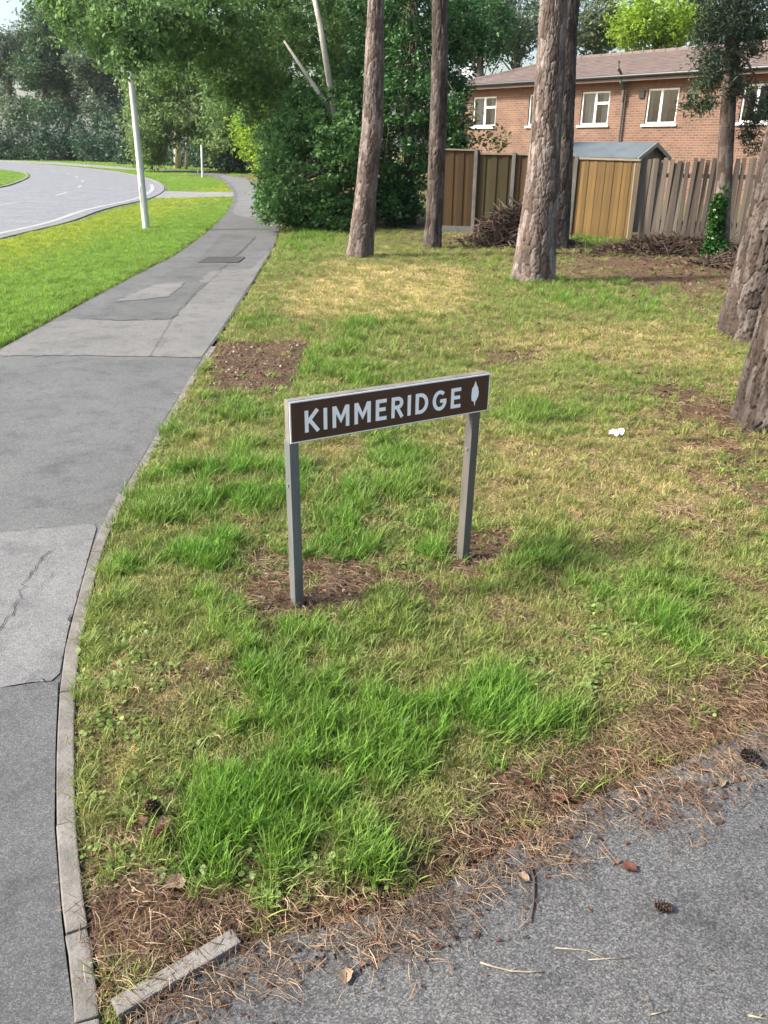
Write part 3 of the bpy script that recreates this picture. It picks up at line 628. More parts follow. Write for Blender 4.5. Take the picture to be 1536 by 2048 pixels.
for px, Y, dy, lab in far:
    b = G(px, 318); b = AT(px, 316, Y); b[2] = 0
    tree('pine_tree', lab, 'tree', b, [b, AT(px, 200, Y), AT(px + 2, 120 if px == 18 else 60, Y), AT(px + 3, 85 if px == 18 else -120, Y)], [.42, .36, .3, .2],
         [ell(24, 105, Y, 36, 40, 3, 1.1), ell(70, 90, Y + 3, 34, 50, 3, .8), ell(0, 140, Y, 34, 40, 2, .5), ell(10, 200, Y + 2, 40, 30, 2, .5), ell(40, 222, Y - 4, 44, 24, 2.5, .6), ell(60, 160, Y, 22, 14, 2, .25)] if px == 18 else
         [ell(px, 70 + dy, Y, 46 if px > 100 else 36, 62, 3.5, 1.2), ell(px + 18, 150 + dy * .5, Y, 40, 30, 3, .6), ell(px - 20, 130 + dy, Y - 2, 44, 40, 3, .8), ell(px + 10, 205, Y + 3, 46, 34, 3, .6), ell(px, -40 + dy, Y, 55, 60, 4, .7), ell(px + 6, 218, Y - 4, 38, 22, 2.5, .3)], 16000, 210, 1.1, .42, M_pineg if px % 4 else M_pine, group='tall pines beyond the road', aspect=.4, shell=.2)
for px, py, Y, rx, ry, ma_, lab, n in [(960, 45, 52, 62, 80, M_holly, 'dark conifer behind the left end of the house roof', 6000), (1035, 40, 55, 60, 75, M_pineg, 'dull green tree behind the house left of the stout pine', 5000), (1195, 45, 56, 50, 62, M_gtree, 'grey green tree behind the house right of the stout pine', 5000),
                              (1310, 42, 50, 80, 50, M_lime, 'sunlit lime green tree crown above the house roof', 7000), (1420, 10, 58, 60, 75, M_gtree, 'grey green tree behind the roof at right', 4000), (1520, 20, 60, 60, 80, M_pine, 'dark tree behind the roof in the top right corner', 4000), (930, -30, 60, 120, 60, M_gtree, 'pale green tree high behind the slim dark trunk', 5000)]:
    b = AT(px, 250, Y); b[2] = 0
    tree('tree', lab, 'tree', b, [b, AT(px, 150, Y), AT(px, py, Y)], [.3, .22, .1], [ell(px, py, Y, rx, ry, 3, 1), ell(px - rx * .5, py + 20, Y - .5, rx * .5, ry * .6, 2, .5), ell(px + rx * .5, py + 15, Y - .5, rx * .5, ry * .6, 2, .5)], n, 110, .8, .24, ma_, group='trees behind the house', twigs=20)
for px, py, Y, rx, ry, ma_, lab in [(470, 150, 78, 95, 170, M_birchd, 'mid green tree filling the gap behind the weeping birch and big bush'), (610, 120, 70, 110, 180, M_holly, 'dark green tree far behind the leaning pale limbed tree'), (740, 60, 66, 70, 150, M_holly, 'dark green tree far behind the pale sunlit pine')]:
    b = AT(px, 290, Y); b[2] = 0
    tree('tree', lab, 'tree', b, [b, AT(px, 200, Y), AT(px, py, Y)], [.35, .25, .1], [ell(px, py, Y, rx, ry, 3.5, 1)], 15000, 240, 1.1, .3, ma_, group='trees filling the background', twigs=0)
# slim pine with drooping boughs at the right, ivy round its foot
tb = G(1440, 521)
prof = [(1440, 522), (1446, 400), (1452, 300), (1460, 160), (1470, 0), (1480, -140)]
slim = tree('slim_pine', 'slim tree with drooping dark boughs hanging before the house at right', 'tree', tb, None, None,
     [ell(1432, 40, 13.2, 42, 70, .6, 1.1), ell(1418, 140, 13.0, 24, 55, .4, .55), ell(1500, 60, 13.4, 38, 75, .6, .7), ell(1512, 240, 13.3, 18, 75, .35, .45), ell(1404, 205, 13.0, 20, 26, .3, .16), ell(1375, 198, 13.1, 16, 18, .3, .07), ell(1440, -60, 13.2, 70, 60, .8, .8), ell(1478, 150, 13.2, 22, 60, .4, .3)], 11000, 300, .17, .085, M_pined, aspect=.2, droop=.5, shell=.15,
     limbs=[([AT(1462, 60 + k * 38, 13.1), AT(1462 + s * 30, 80 + k * 38, 13.1), AT(1462 + s * 55, 130 + k * 38, 13.1)], [.03, .02, .008]) for k, s in ((0, -1), (1, 1), (2, -1), (3, 1))])
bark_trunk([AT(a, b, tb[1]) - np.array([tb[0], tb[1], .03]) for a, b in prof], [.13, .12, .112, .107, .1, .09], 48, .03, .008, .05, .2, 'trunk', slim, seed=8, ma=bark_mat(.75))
ib = G(1432, 522)
iv = thing('ivy', 'dark green ivy climbing the foot of the slim tree at right', 'ivy', (ib[0], ib[1], 0))
ic = cloud([ell(1433, 450, tb[1] - .12, 12, 74, .13, 1), ell(1431, 500, tb[1] - .15, 20, 26, .18, .5)], 5200, 150, .07, .5) - np.array([ib[0], ib[1], 0])
leaves('foliage', ic, .048, M_ivy, iv, .8)
MB().tube([(0, 0, 0), (.02, 0, .5), (.04, 0, 1.1)], [.02, .015, .008], 6).put('stem', M_trunk, iv)
sbp = G(955, 470)
sapl = thing('sapling', 'young plant with sparse yellowish leaves rising above the dark fence', 'plant', (sbp[0], sbp[1] + 1.2, 0))
off = np.array([sbp[0], sbp[1] + 1.2, 0]); mbs = MB(); lc = []
for px, py in [(915, 235), (930, 262), (945, 240), (905, 275), (965, 285), (985, 270), (1000, 288), (940, 285), (920, 290), (1008, 282)]:
    e_ = AT(px, py, sbp[1] + 1.2) - off; b_ = np.array([e_[0] * .5, 0, .3]); mbs.tube([b_ * [1, 1, 0], b_ + [0, 0, .5], e_], [.014, .01, .004], 5); lc.append(e_ + rng.normal(0, .11, (46, 3)))
mbs.put('stem', M_trunk, sapl); leaves('foliage', np.concatenate(lc), .09, M_sap, sapl, .6)

# ------------------------------------------------------------------ fences
M_fdark = mat('dark stained boards', (.08, .047, .02), (.048, .029, .013), 5, .85, (1, 1, .08), bmp=.5, bscale=30, rnd=.25)
M_folive = mat('olive stained boards', (.065, .053, .023), (.04, .034, .016), 5, .85, (1, 1, .08), bmp=.5, bscale=30, rnd=.2)
M_fgold = mat('honey stained boards', (.19, .118, .04), (.085, .053, .02), 9, .8, (1, 1, .12), bmp=.5, bscale=30, rnd=.22)
M_fgrey = mat('weathered grey boards', (.16, .132, .108), (.085, .07, .058), 6, .9, (1, 1, .06), bmp=.7, bscale=30, rnd=.35)
M_cpost = mat('concrete fence post', (.17, .165, .15), (.11, .107, .1), 7, .9)
M_wpost = mat('pale timber post', (.26, .215, .155), (.18, .15, .11), 6, .8, (1, 1, .1))
def fence(label, pA, pB, zA, zB, bw, ma_, lap=.012, jit=0.0, lean=0.0, posts=(), rail=True, gap=0.0, tops=0.0, pm=None, gravel=None):
    A = np.array([*pA[:2], 0.0]); B = np.array([*pB[:2], 0.0]); u_ = B - A; L = np.linalg.norm(u_); u_ /= L; an = math.atan2(u_[1], u_[0])
    t = thing('fence', label, 'fence', A, an, group='garden fences beyond the lawn')
    n = int(round(L / bw)); pitch = L / n
    me = MB().box(-(pitch + lap) / 2 + gap / 2, (pitch + lap) / 2 - gap / 2, -.011, .011, 0, 1).mesh('board', .003); me.materials.append(ma_)
    g0 = .15 if gravel else .03
    for k in range(n):
        o = link('board', me, None, t); h = zA + (zB - zA) * (k + .5) / n + random.uniform(-tops, tops)
        o.location = ((k + .5) * pitch, (.007 if k % 2 else -.008) * (.45 if lap < .01 else 1) + random.uniform(-.002, .002), g0); o.scale = (1, 1, h - g0)
        o.rotation_euler = (random.uniform(-lean, lean) * .3, random.uniform(-jit, jit), 0)
    if rail:
        for z in (.3, 1.2): MB().box(0, L, .034, .07, z, z + .07).put('rail', ma_, t)
        q = MB(); q.add([(0, -.045, zA), (L, -.045, zB), (L, .045, zB), (0, .045, zA), (0, -.045, zA + .03), (L, -.045, zB + .03), (L, .045, zB + .03), (0, .045, zA + .03)], [(3, 2, 1, 0), (4, 5, 6, 7), (0, 1, 5, 4), (1, 2, 6, 5), (2, 3, 7, 6), (3, 0, 4, 7)]); q.put('capping', M_wpost, t)
    if gravel: MB().box(0, L, -.035, .03, -.05, .15).put('gravel_board', gravel, t)
    for s_, h in posts: MB().box(s_ - .035, s_ + .035, -.075, -.03 + .0, -.1, h).put('post', pm or M_cpost, t, bev=.006)
    return t
def top_z(px, py, Y): return float(AT(px, py, Y)[2])
fa, fb, fc, fd, fe, ff, fg = G(872, 466), G(951, 468), G(1018, 470), G(1084, 472), G(1140, 474.5), G(1262, 484), G(1580, 502)
fence('dark brown fence section left of the first concrete post', fa, fb, top_z(910, 300, fa[1]), top_z(950, 302, fb[1]), .105, M_fdark, posts=[(.92 * np.linalg.norm(fb - fa), 1.6)], gravel=M_cpost)
fence('olive dark fence section between the two concrete posts', fb + (fc - fb) * .02, fc, top_z(955, 309, fb[1]), top_z(1018, 310, fc[1]), .105, M_folive, posts=[(.98 * np.linalg.norm(fc - fb), 1.55)], gravel=M_cpost)
fence('brown fence section partly hidden behind the stout middle pine', fc + (fd - fc) * .03, fe - (fe - fd) * .05, top_z(1030, 310, fc[1]), top_z(1130, 313, fe[1]), .105, mat('brown boards', (.11, .072, .032), (.07, .046, .023), 5, .85, (1, 1, .08), bmp=.5, rnd=.2), posts=[(.97 * np.linalg.norm(fe - fc), 1.5)])
fence('honey coloured close boarded fence panel right of the stout pine', fe, ff, top_z(1145, 318, fe[1]), top_z(1262, 322, ff[1]), .088, M_fgold, lap=.004, tops=.004)
lp = thing('leaning_post', 'pale leaning timber post between honey panel and grey palings', 'post', (ff[0], ff[1], 0))
pt = AT(1274, 326, ff[1] - .06) - np.array([ff[0], ff[1], 0]); pb_ = G(1256, 486) - np.array([ff[0], ff[1], 0])
MB().obox(pb_ - [.035, .03, .05], (.07, 0, 0), (0, .06, 0), pt - pb_ + [0, 0, .05]).put('post', M_wpost, lp, bev=.004)
fence('weathered grey paling fence with uneven gappy boards at right', ff + (fg - ff) * .035, fg, top_z(1290, 322, ff[1]), top_z(1480, 316, fg[1]), .078, M_fgrey, lap=-.002, jit=.028, lean=.12, tops=.05, rail=False, gap=.006)
rr_ = thing('fence_rail', 'grey rail fixed along the back of the gappy palings', 'rail', (ff[0], ff[1], 0))
uu_ = (fg - ff); uu_[2] = 0; ul = uu_ / np.linalg.norm(uu_); nb = np.array([-ul[1], ul[0], 0])
for z in (.35, 1.15): MB().obox(nb * .04 + ul * .3 + [0, 0, z], uu_ * .97, nb * .05, (0, 0, .07)).put('rail', M_fgrey, rr_)

# ------------------------------------------------------------------ shed behind the fence
M_felt = mat('blue grey roofing felt', (.11, .132, .148), (.08, .1, .112), 3, .8)
M_shed = mat('shed cladding', (.15, .12, .095), (.1, .085, .07), 6, .85, (1, 1, .1), rnd=.15)
M_barge = mat('pale barge board', (.3, .27, .225), (.2, .185, .155), 8, .7)
apx = AT(1306, 287, 18.6); rd = np.array([-.80, .60, 0]); gn = np.array([.80, -.60, 0]); ee = np.array([-.60, -.80, 0])
sh_ = thing('shed', 'garden shed with blue grey felt roof showing above the fence', 'shed', (apx[0], apx[1], 0))
o_ = np.array([apx[0], apx[1], 0]); hw = .85; zr = apx[2]; ze = zr - .25; Ls = 2.3
def SP(a, b, z): return rd * a + ee * b + np.array([0, 0, z])
for sgn in (1, -1):
    MB().prism([SP(-.08, 0, zr), SP(-.08, sgn * (hw + .1), ze - .04), SP(Ls, sgn * (hw + .1), ze - .04), SP(Ls, 0, zr)], (0, 0, .025)).put('roof', M_felt, sh_)
    MB().prism([SP(-.082, sgn * .0, zr + .03), SP(-.082, sgn * (hw + .12), ze - .02), SP(-.082, sgn * (hw + .12), ze - .10), SP(-.082, 0, zr - .06)], gn * .02).put('bargeboard', M_barge, sh_)
for k in range(12):
    b0 = -hw + k * 2 * hw / 12; b1 = b0 + 2 * hw / 12 - .004; hh = lambda b: zr - .03 - abs(b) / hw * .25
    MB().prism([SP(.02, b0, 0), SP(.02, b1, 0), SP(.02, b1, hh(b1)), SP(.02, b0, hh(b0))], rd * .02).put('gable_board', M_shed, sh_)
for k in range(11): MB().obox(SP(.05, hw - .004, .05 + k * (ze - .12) / 11), rd * (Ls - .1), ee * .02, (0, 0, (ze - .12) / 11 - .006)).put('wall_board', M_shed, sh_)
MB().obox(SP(-.05, hw + .1, ze - .2), rd * Ls, ee * .02, (0, 0, .155)).put('fascia', M_barge, sh_)
MB().obox(SP(Ls - .05, -hw, 0), ee * 2 * hw, rd * .02, (0, 0, ze)).put('back_wall', M_shed, sh_)

# ------------------------------------------------------------------ house
HO = AT(926, 298, 36.5); HO[2] = 0; HE = AT(1545, 298, 27.0); HE[2] = 0
hu = HE - HO; hu /= np.linalg.norm(hu); hn = np.array([hu[1], -hu[0], 0])   # hn points to the camera side
FL = lambda px, py: PLN(px, py, HO, hu)
ZE = np.mean([FL(940, 172)[1], FL(1180, 154)[1], FL(1380, 147)[1]])
zs_ = np.mean([FL(968, 253)[1], FL(1186, 251)[1], FL(1320, 247)[1]]); zt_ = np.mean([FL(968, 194)[1], FL(1190, 183)[1], FL(1322, 175)[1]])
wins = [(FL(945, 230)[0], FL(991, 230)[0], 0), (FL(1056, 230)[0], FL(1098, 230)[0], 0), (FL(1160, 230)[0], FL(1216, 230)[0], 0), (FL(1290, 230)[0], FL(1352, 230)[0], 1), (FL(1478, 230)[0], FL(1545, 230)[0], 1)]
LH = wins[-1][1] + 4.5; DH = 5.6
house = thing('house', 'two storey brick house with brown tiled hip roof behind the fence', 'house', HO, math.atan2(hu[1], hu[0]))
# local frame: x along the facade, y into the house
M_brick, nt, p = new_mat('orange brick'); tc = node(nt, 'ShaderNodeTexCoord'); sx = node(nt, 'ShaderNodeSeparateXYZ'); nt.links.new(tc.outputs['Object'], sx.inputs[0])
ad = node(nt, 'ShaderNodeMath', operation='ADD'); nt.links.new(sx.outputs[0], ad.inputs[0]); nt.links.new(sx.outputs[1], ad.inputs[1])
cmb = node(nt, 'ShaderNodeCombineXYZ'); nt.links.new(ad.outputs[0], cmb.inputs[0]); nt.links.new(sx.outputs[2], cmb.inputs[1])
br = node(nt, 'ShaderNodeTexBrick'); nt.links.new(cmb.outputs[0], br.inputs['Vector'])
set_in(br, 'Scale', 1.0); set_in(br, 'Brick Width', .225); set_in(br, 'Row Height', .075); set_in(br, 'Mortar Size', .009); set_in(br, 'Bias', -.1)
set_in(br, 'Color1', (.175, .09, .06, 1)); set_in(br, 'Color2', (.115, .058, .043, 1)); set_in(br, 'Mortar', (.19, .155, .12, 1))
cbk = mixc(nt, br.outputs[0], ramp(nt, noise_tex(nt, cmb.outputs[0], 1.4, 5), [(.3, (.78, .76, .76)), (.7, (1.2, 1.18, 1.12))]), 1.0, 'MULTIPLY')
nt.links.new(cbk, p.inputs['Base Color']); set_in(p, 'Roughness', .9); bump(nt, p, br.outputs['Fac'], -.5, .01)
M_tile = mat('brown roof tiles', (.17, .13, .116), (.12, .093, .084), 3, .85, bmp=.3, rnd=.1)
M_upvc = mat('white window frame', (.80, .80, .78), (.72, .72, .70), 5, .4, bmp=0)
M_black = mat('black gutter plastic', (.03, .03, .032), rough=.4)
M_red = mat('red brown fascia', (.22, .095, .058), (.17, .073, .045), 5, .8)
M_curt = mat('pale curtain', (.26, .30, .32), (.15, .18, .19), 3, .9, (8, 1, .3), bmp=.4, bscale=12)
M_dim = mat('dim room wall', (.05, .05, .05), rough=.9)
M_glass, nt, p = new_mat('window glass'); set_in(p, 'Base Color', (.75, .8, .8, 1)); set_in(p, 'Roughness', .04); set_in(p, 'IOR', 1.45)
tb_ = node(nt, 'ShaderNodeBsdfTransparent'); mx = node(nt, 'ShaderNodeMixShader'); set_in(mx, 0, .035)
gls = node(nt, 'ShaderNodeBsdfGlossy'); set_in(gls, 'Roughness', .03); nt.links.new(tb_.outputs[0], mx.inputs[1]); nt.links.new(gls.outputs[0], mx.inputs[2]); nt.links.new(mx.outputs[0], nt.nodes['Material Output'].inputs[0])
wall = MB(); xs_ = [0.0]
wall.box(0, LH, 0, .25, -.1, zs_); wall.box(0, LH, 0, .25, zt_, ZE - .02)
e0 = 0.0
for a, b, _ in wins: wall.box(e0, a, 0, .25, zs_, zt_); e0 = b
wall.box(e0, LH, 0, .25, zs_, zt_)
wall.box(0, .25, .25, DH, -.1, ZE - .02); wall.box(LH - .25, LH, .25, DH, -.1, ZE - .02); wall.box(.25, LH - .25, DH - .25, DH, -.1, ZE - .02)
wall.put('wall', M_brick, house)
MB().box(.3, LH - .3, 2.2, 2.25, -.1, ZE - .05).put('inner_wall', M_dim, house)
MB().box(-.3, LH + .3, -.03, -.002, ZE - .34, ZE - .02).put('red_band', M_red, house)
for a, b, kind in wins:
    fr = MB(); t_ = .06; y0, y1 = .05, .11
    fr.box(a, b, y0, y1, zs_, zs_ + t_); fr.box(a, b, y0, y1, zt_ - t_, zt_); fr.box(a, a + t_, y0, y1, zs_ + t_, zt_ - t_); fr.box(b - t_, b, y0, y1, zs_ + t_, zt_ - t_)
    mx_ = a + (b - a) * (.5 if kind == 0 else .45); fr.box(mx_ - .045, mx_ + .045, y0, y1, zs_ + t_, zt_ - t_)
    if kind == 0: fr.box(mx_ + .045, b - t_, y0, y1, zt_ - .42, zt_ - .34)
    fo = fr.put('window', M_upvc, house, bev=.008)
    MB().box(a + t_, b - t_, .075, .085, zs_ + t_, zt_ - t_).put('pane', M_glass, fo)
    MB().box(a - .08, b + .08, -.07, .06, zs_ - .075, zs_ - .003).put('sill', M_upvc, fo, bev=.01)
    cw = MB(); n = 9
    for s_, e_ in (((a + .06, a + (b - a) * .42), (b - (b - a) * .34, b - .06)) if kind == 0 else ((mx_ + .0, mx_ + .18), (a + .05, a + .14))):
        P_ = [(s_ + (e_ - s_) * k / (n * 2), .20 + .03 * math.sin(k * 1.6)) for k in range(n * 2 + 1)]
        cw.add([(x_, y_, z_) for z_ in (zs_ + .03, zt_ - .03) for x_, y_ in P_], [(k, k + 1, n * 2 + 2 + k, n * 2 + 1 + k) for k in range(n * 2)])
    cw.put('curtain', M_curt, fo)
# roof: front slope carries tiles course by course
ov = .4; zr_ = float(AT(1100, 109, 34.5)[2]); zlo = ZE; half = DH / 2
hipx = 2.6
pl_ = [(-ov, -ov, zlo), (LH + ov, -ov, zlo), (LH + ov - hipx - ov, half, zr_), (hipx, half, zr_)]
rf = MB(); rf.prism(pl_, (0, 0, -.06)); rf.prism([(-ov, DH + ov, zlo), (-ov, -ov, zlo), (hipx, half, zr_)], (0, 0, -.06)); rf.prism([(LH + ov, -ov, zlo), (LH + ov, DH + ov, zlo), (LH - hipx, half, zr_)], (0, 0, -.06)); rf.prism([(LH + ov, DH + ov, zlo), (-ov, DH + ov, zlo), (hipx, half, zr_), (LH - hipx, half, zr_)], (0, 0, -.06))
roof = rf.put('roof', M_tile, house)
sl_len = math.hypot(half + ov, zr_ - zlo); dy, dz = (half + ov) / sl_len, (zr_ - zlo) / sl_len; tl = MB(); ncr = 14; pitch = sl_len / ncr
for r_ in range(ncr):
    s_ = r_ * pitch; x0 = -ov + (hipx + ov) * (s_ / sl_len); x1 = LH + ov - (hipx + ov) * (s_ / sl_len); nt_ = int((x1 - x0) / .33)
    for k in range(nt_):
        a = x0 + k * .33 + (.165 if r_ % 2 else 0); b = min(a + .322, x1)
        if b - a < .08: continue
        lift = random.uniform(0, .006); q = lambda x_, s2, h: (x_, -ov + dy * s2 - dz * h, zlo + dz * s2 + dy * h)
        s2 = s_ + pitch * 1.1
        tl.add([q(a, s_, .012 + lift), q(b, s_, .012 + lift), q(b, s2, .006), q(a, s2, .006), q(a, s_, .034 + lift), q(b, s_, .034 + lift), q(b, s2, .012), q(a, s2, .012)], [(4, 5, 6, 7), (0, 1, 5, 4), (1, 2, 6, 5), (3, 0, 4, 7)])
tl.put('roof_tiles', M_tile, roof, kind='stuff')
rt = MB(); k = hipx
while k < LH - hipx - .4: rt.tube([(k, half, zr_ + .0), (k + .43, half, zr_ + .0)], .1, 10); k += .45
rt.put('ridge_tiles', M_tile, roof)
hp = MB()
for k in range(9):
    a_ = np.array([-ov, -ov, zlo]); b_ = np.array([hipx, half, zr_]); hp.tube([a_ + (b_ - a_) * k / 9, a_ + (b_ - a_) * (k + .96) / 9], .09, 8)
hp.put('hip_tiles', M_tile, roof)
MB().tube([(-ov, -ov - .05, zlo - .03), (LH + ov, -ov - .05, zlo - .03)], .06, 10).put('gutter', M_black, house)
MB().box(-ov, LH + ov, -ov + .02, -.03, zlo - .10, zlo - .065).put('soffit', M_upvc, house)
MB().box(-ov, LH + ov, -ov, -ov + .019, zlo - .18, zlo - .062).put('fascia', M_tile, house)
dpx = FL(1250, 200)[0]
M_grey = mat('grey downpipe', (.12, .115, .11), rough=.5)
MB().tube([(dpx, -ov - .02, zlo - .05), (dpx, -ov + .02, zlo - .2), (dpx, -.1, zlo - .5), (dpx, -.1, 0)], .045, 10).put('downpipe', M_grey, house)
MB().tube([(dpx, -.16, zlo - .75), (dpx, -.16, zlo - .12), (dpx, -.62, zlo + .2), (dpx, -.62, zlo + .42)], .05, 10).put('vent_pipe', M_grey, house)
MB().box(dpx + .55, dpx + .75, -.05, -.004, zt_ - .28, zt_ - .05).put('vent', M_black, house)
dsh = MB(); c_ = AT(937, 142, 37.6); c_ = c_ - HO; cl = np.array([c_ @ hu, -(c_ @ hn), c_[2]])
ringp = [[(cl[0] + r_ * math.cos(a), cl[1] - .12 + .25 * r_ * r_ * 2, cl[2] + r_ * math.sin(a)) for a in np.linspace(0, 2 * math.pi, 16, endpoint=False)] for r_ in (.02, .12, .22, .30)]
V_ = [q for r_ in ringp for q in r_]; dsh.add(V_, [(i * 16 + k, i * 16 + (k + 1) % 16, (i + 1) * 16 + (k + 1) % 16, (i + 1) * 16 + k) for i in range(3) for k in range(16)])
dd = dsh.put('satellite_dish', mat('dish grey', (.42, .45, .48), rough=.5), house, sm=True)
MB().tube([cl + [0, -.1, 0], cl + [-.1, -.45, -.1]], .015, 6).tube([cl + [0, .0, 0], cl + [0.25, .35, -.3], [.1, .4, ZE - .6]], .025, 8).put('arm', M_grey, dd)

# ------------------------------------------------------------------ columns and poles
M_cold = mat('greyed column door', (.50, .50, .47), rough=.6)
M_col = mat('pale painted column', (.66, .66, .62), (.54, .54, .50), 5, .5, bmp=.1)
def lamp(label, base, top, r0, r1, H, parts=True):
    short = H == 0; H = H or float(top[2])
    t = thing('street_lamp', label, 'street lamp', (base[0], base[1], 0), group='street lamp columns along the road')
    d = top - base; ln = lambda z: np.array([d[0], d[1], 0]) * (z / d[2]) + [0, 0, z]
    MB().tube([ln(-.1), ln(1.15), ln(1.22)], [r0, r0 * .94, r0 * .90], 14, False).put('base_column', M_col, t, sm=True)
    MB().tube([ln(1.215), ln(H)], [r0 * .88, r1 * .7], 14, False).put('column', M_col, t, sm=True)
    MB().box(-r0 * .45, r0 * .45, -r0 * .94, -r0 * .8, .45, .85).put('door', M_cold, t)
    if short:
        MB().tube([ln(H), ln(H) + [0, 0, .12]], [r1 * .9, r1 * .3], 10).put('cap', M_col, t); return t
    e_ = ln(H); MB().tube([e_, e_ + [-.3, 0, .12], e_ + [-.8, 0, .16]], [r1 * .7, .04, .035], 8).put('bracket', M_col, t)
    MB().add([e_ + [-.75, -.12, .1], e_ + [-.75, .12, .1], e_ + [-1.35, .1, .12], e_ + [-1.35, -.1, .12], e_ + [-.75, -.09, .24], e_ + [-.75, .09, .24], e_ + [-1.3, .07, .2], e_ + [-1.3, -.07, .2]], [(0, 1, 2, 3), (4, 5, 6, 7), (0, 1, 5, 4), (1, 2, 6, 5), (2, 3, 7, 6), (3, 0, 4, 7)]).put('lantern', M_col, t, bev=.02)
    return t
lb = G(293, 461); lamp('pale street lamp column leaning slightly on the bright left verge', lb, AT(262, 155, lb[1]), .072, .058, 6.0)
lb2 = G(63, 319); lamp('distant thin lamp column at far left across the road', lb2, AT(56, 232, lb2[1] - .001), .13, .1, 0)
pb2 = G(405, 355); po = thing('marker_pole', 'short pale pole on the verge near the far bend of the path', 'pole', (pb2[0], pb2[1], 0))
tp = AT(403, 290, pb2[1]) - np.array([pb2[0], pb2[1], 0]); MB().tube([(0, 0, -.1), tp], [.062, .055], 10, False).put('pole', M_col, po, sm=True); MB().tube([tp, tp + [0, 0, .04]], [.06, .03], 10).put('cap', M_grey, po)

# ------------------------------------------------------------------ parked car, mostly behind the shrub
cb_ = AT(520, 338, 74); car = thing('parked_car', 'small teal car parked far off behind the shrubs at the path end', 'car', (cb_[0], cb_[1], 0), math.radians(8))
M_teal = mat('teal car paint', (.05, .17, .19), (.045, .155, .175), 3, .3, bmp=0, spec=.5); M_tyre = mat('tyre rubber', (.02, .02, .02), rough=.9); M_rim = mat('wheel rim', (.4, .4, .4), rough=.35, metal=.7); M_cg = mat('car glass', (.03, .05, .055), rough=.08, bmp=0, spec=.6)
prof_c = [(-1.95, .35), (-1.95, .78), (-1.75, .92), (-.95, 1.0), (-.35, 1.42), (.95, 1.46), (1.65, 1.02), (1.9, .95), (1.95, .4)]
MB().prism([(a, -.82, b) for a, b in prof_c], (0, 1.64, 0)).put('body', M_teal, car, bev=.06)
MB().prism([(-.85, -.828, 1.0), (-.32, -.828, 1.37), (.25, -.828, 1.4), (.25, -.828, 1.0)], (0, 1.656, 0)).put('window', M_cg, car)
MB().prism([(.32, -.828, 1.0), (.32, -.828, 1.4), (.9, -.828, 1.41), (1.45, -.828, 1.02)], (0, 1.656, 0)).put('window', M_cg, car)
for x_ in (-1.2, 1.2):
    for y_ in (-.84, .66):
        ty = MB().tube([(x_, y_, .31), (x_, y_ + .18, .31)], .31, 18).put('tyre', M_tyre, car); MB().tube([(x_, y_ - .008, .31), (x_, y_ + .188, .31)], .19, 12).put('rim', M_rim, ty)
for y_ in (-.7, .5): MB().box(-1.97, -1.90, y_, y_ + .2, .68, .82).put('headlight', M_rim, car)

# ------------------------------------------------------------------ brush piles
M_stick = mat('dry brown branches', (.11, .078, .06), (.06, .042, .032), 9, .9, rnd=.3)
def pile(label, cpx, Y, rx, ry, h, n, ln, rad, off_=0):
    c = G(*cpx); c[1] = Y; t = thing('brush_pile', label, 'brush pile', (c[0], c[1], 0)); mb = MB()
    for k in range(n):
        a, b = rng.normal(0, .42, 2); a = np.clip(a, -1, 1); b = np.clip(b, -1, 1); z = h * max(.03, 1 - a * a - b * b) * (rng.random() ** .6)
        an = rng.random() * 6.28; el = rng.normal(0, .35); L = ln * (.3 + rng.random()); d = np.array([math.cos(an) * math.cos(el), math.sin(an) * math.cos(el), math.sin(el)]) * L / 2
        q = np.array([a * rx, b * ry, z + .02]); m_ = q + rng.normal(0, .05 * L, 3); r_ = rad * (.4 + rng.random())
        e1, e2 = q - d, q + d; e1[2] = max(e1[2], .01); e2[2] = max(e2[2], .01)
        mb.tube([e1, m_, e2], [r_, r_ * .8, r_ * .4], 4, False)
    mb.put('dry_branches', M_stick, t, kind='stuff')
    C = np.c_[rng.normal(0, .42, n * 3) * rx, rng.normal(0, .42, n * 3) * ry, np.zeros(n * 3)]; q2 = (C[:, 0] / rx) ** 2 + (C[:, 1] / ry) ** 2
    C[:, 2] = np.clip(1 - q2, .03, 1) * h * rng.random(n * 3) ** .4 + .02
    leaves('dry_leaves', C, .07, M_deadleaf, t, .6, kind='stuff')
M_deadleaf = leaf_mat('dead brown leaves', (.06, .038, .026), (.14, .09, .062), .15, .8)
pile('heap of dark dry branches against the dark fence left of the stout pine', (985, 455), 15.3, 1.0, .75, .68, 1100, .5, .011)
pile('low spread of dry sticks and leaves before the grey palings', (1330, 500), 14.3, 1.5, .7, .26, 900, .45, .009)
pile('scattered sticks at the foot of the slim ivy tree', (1450, 535), 12.6, .7, .5, .14, 160, .5, .009)

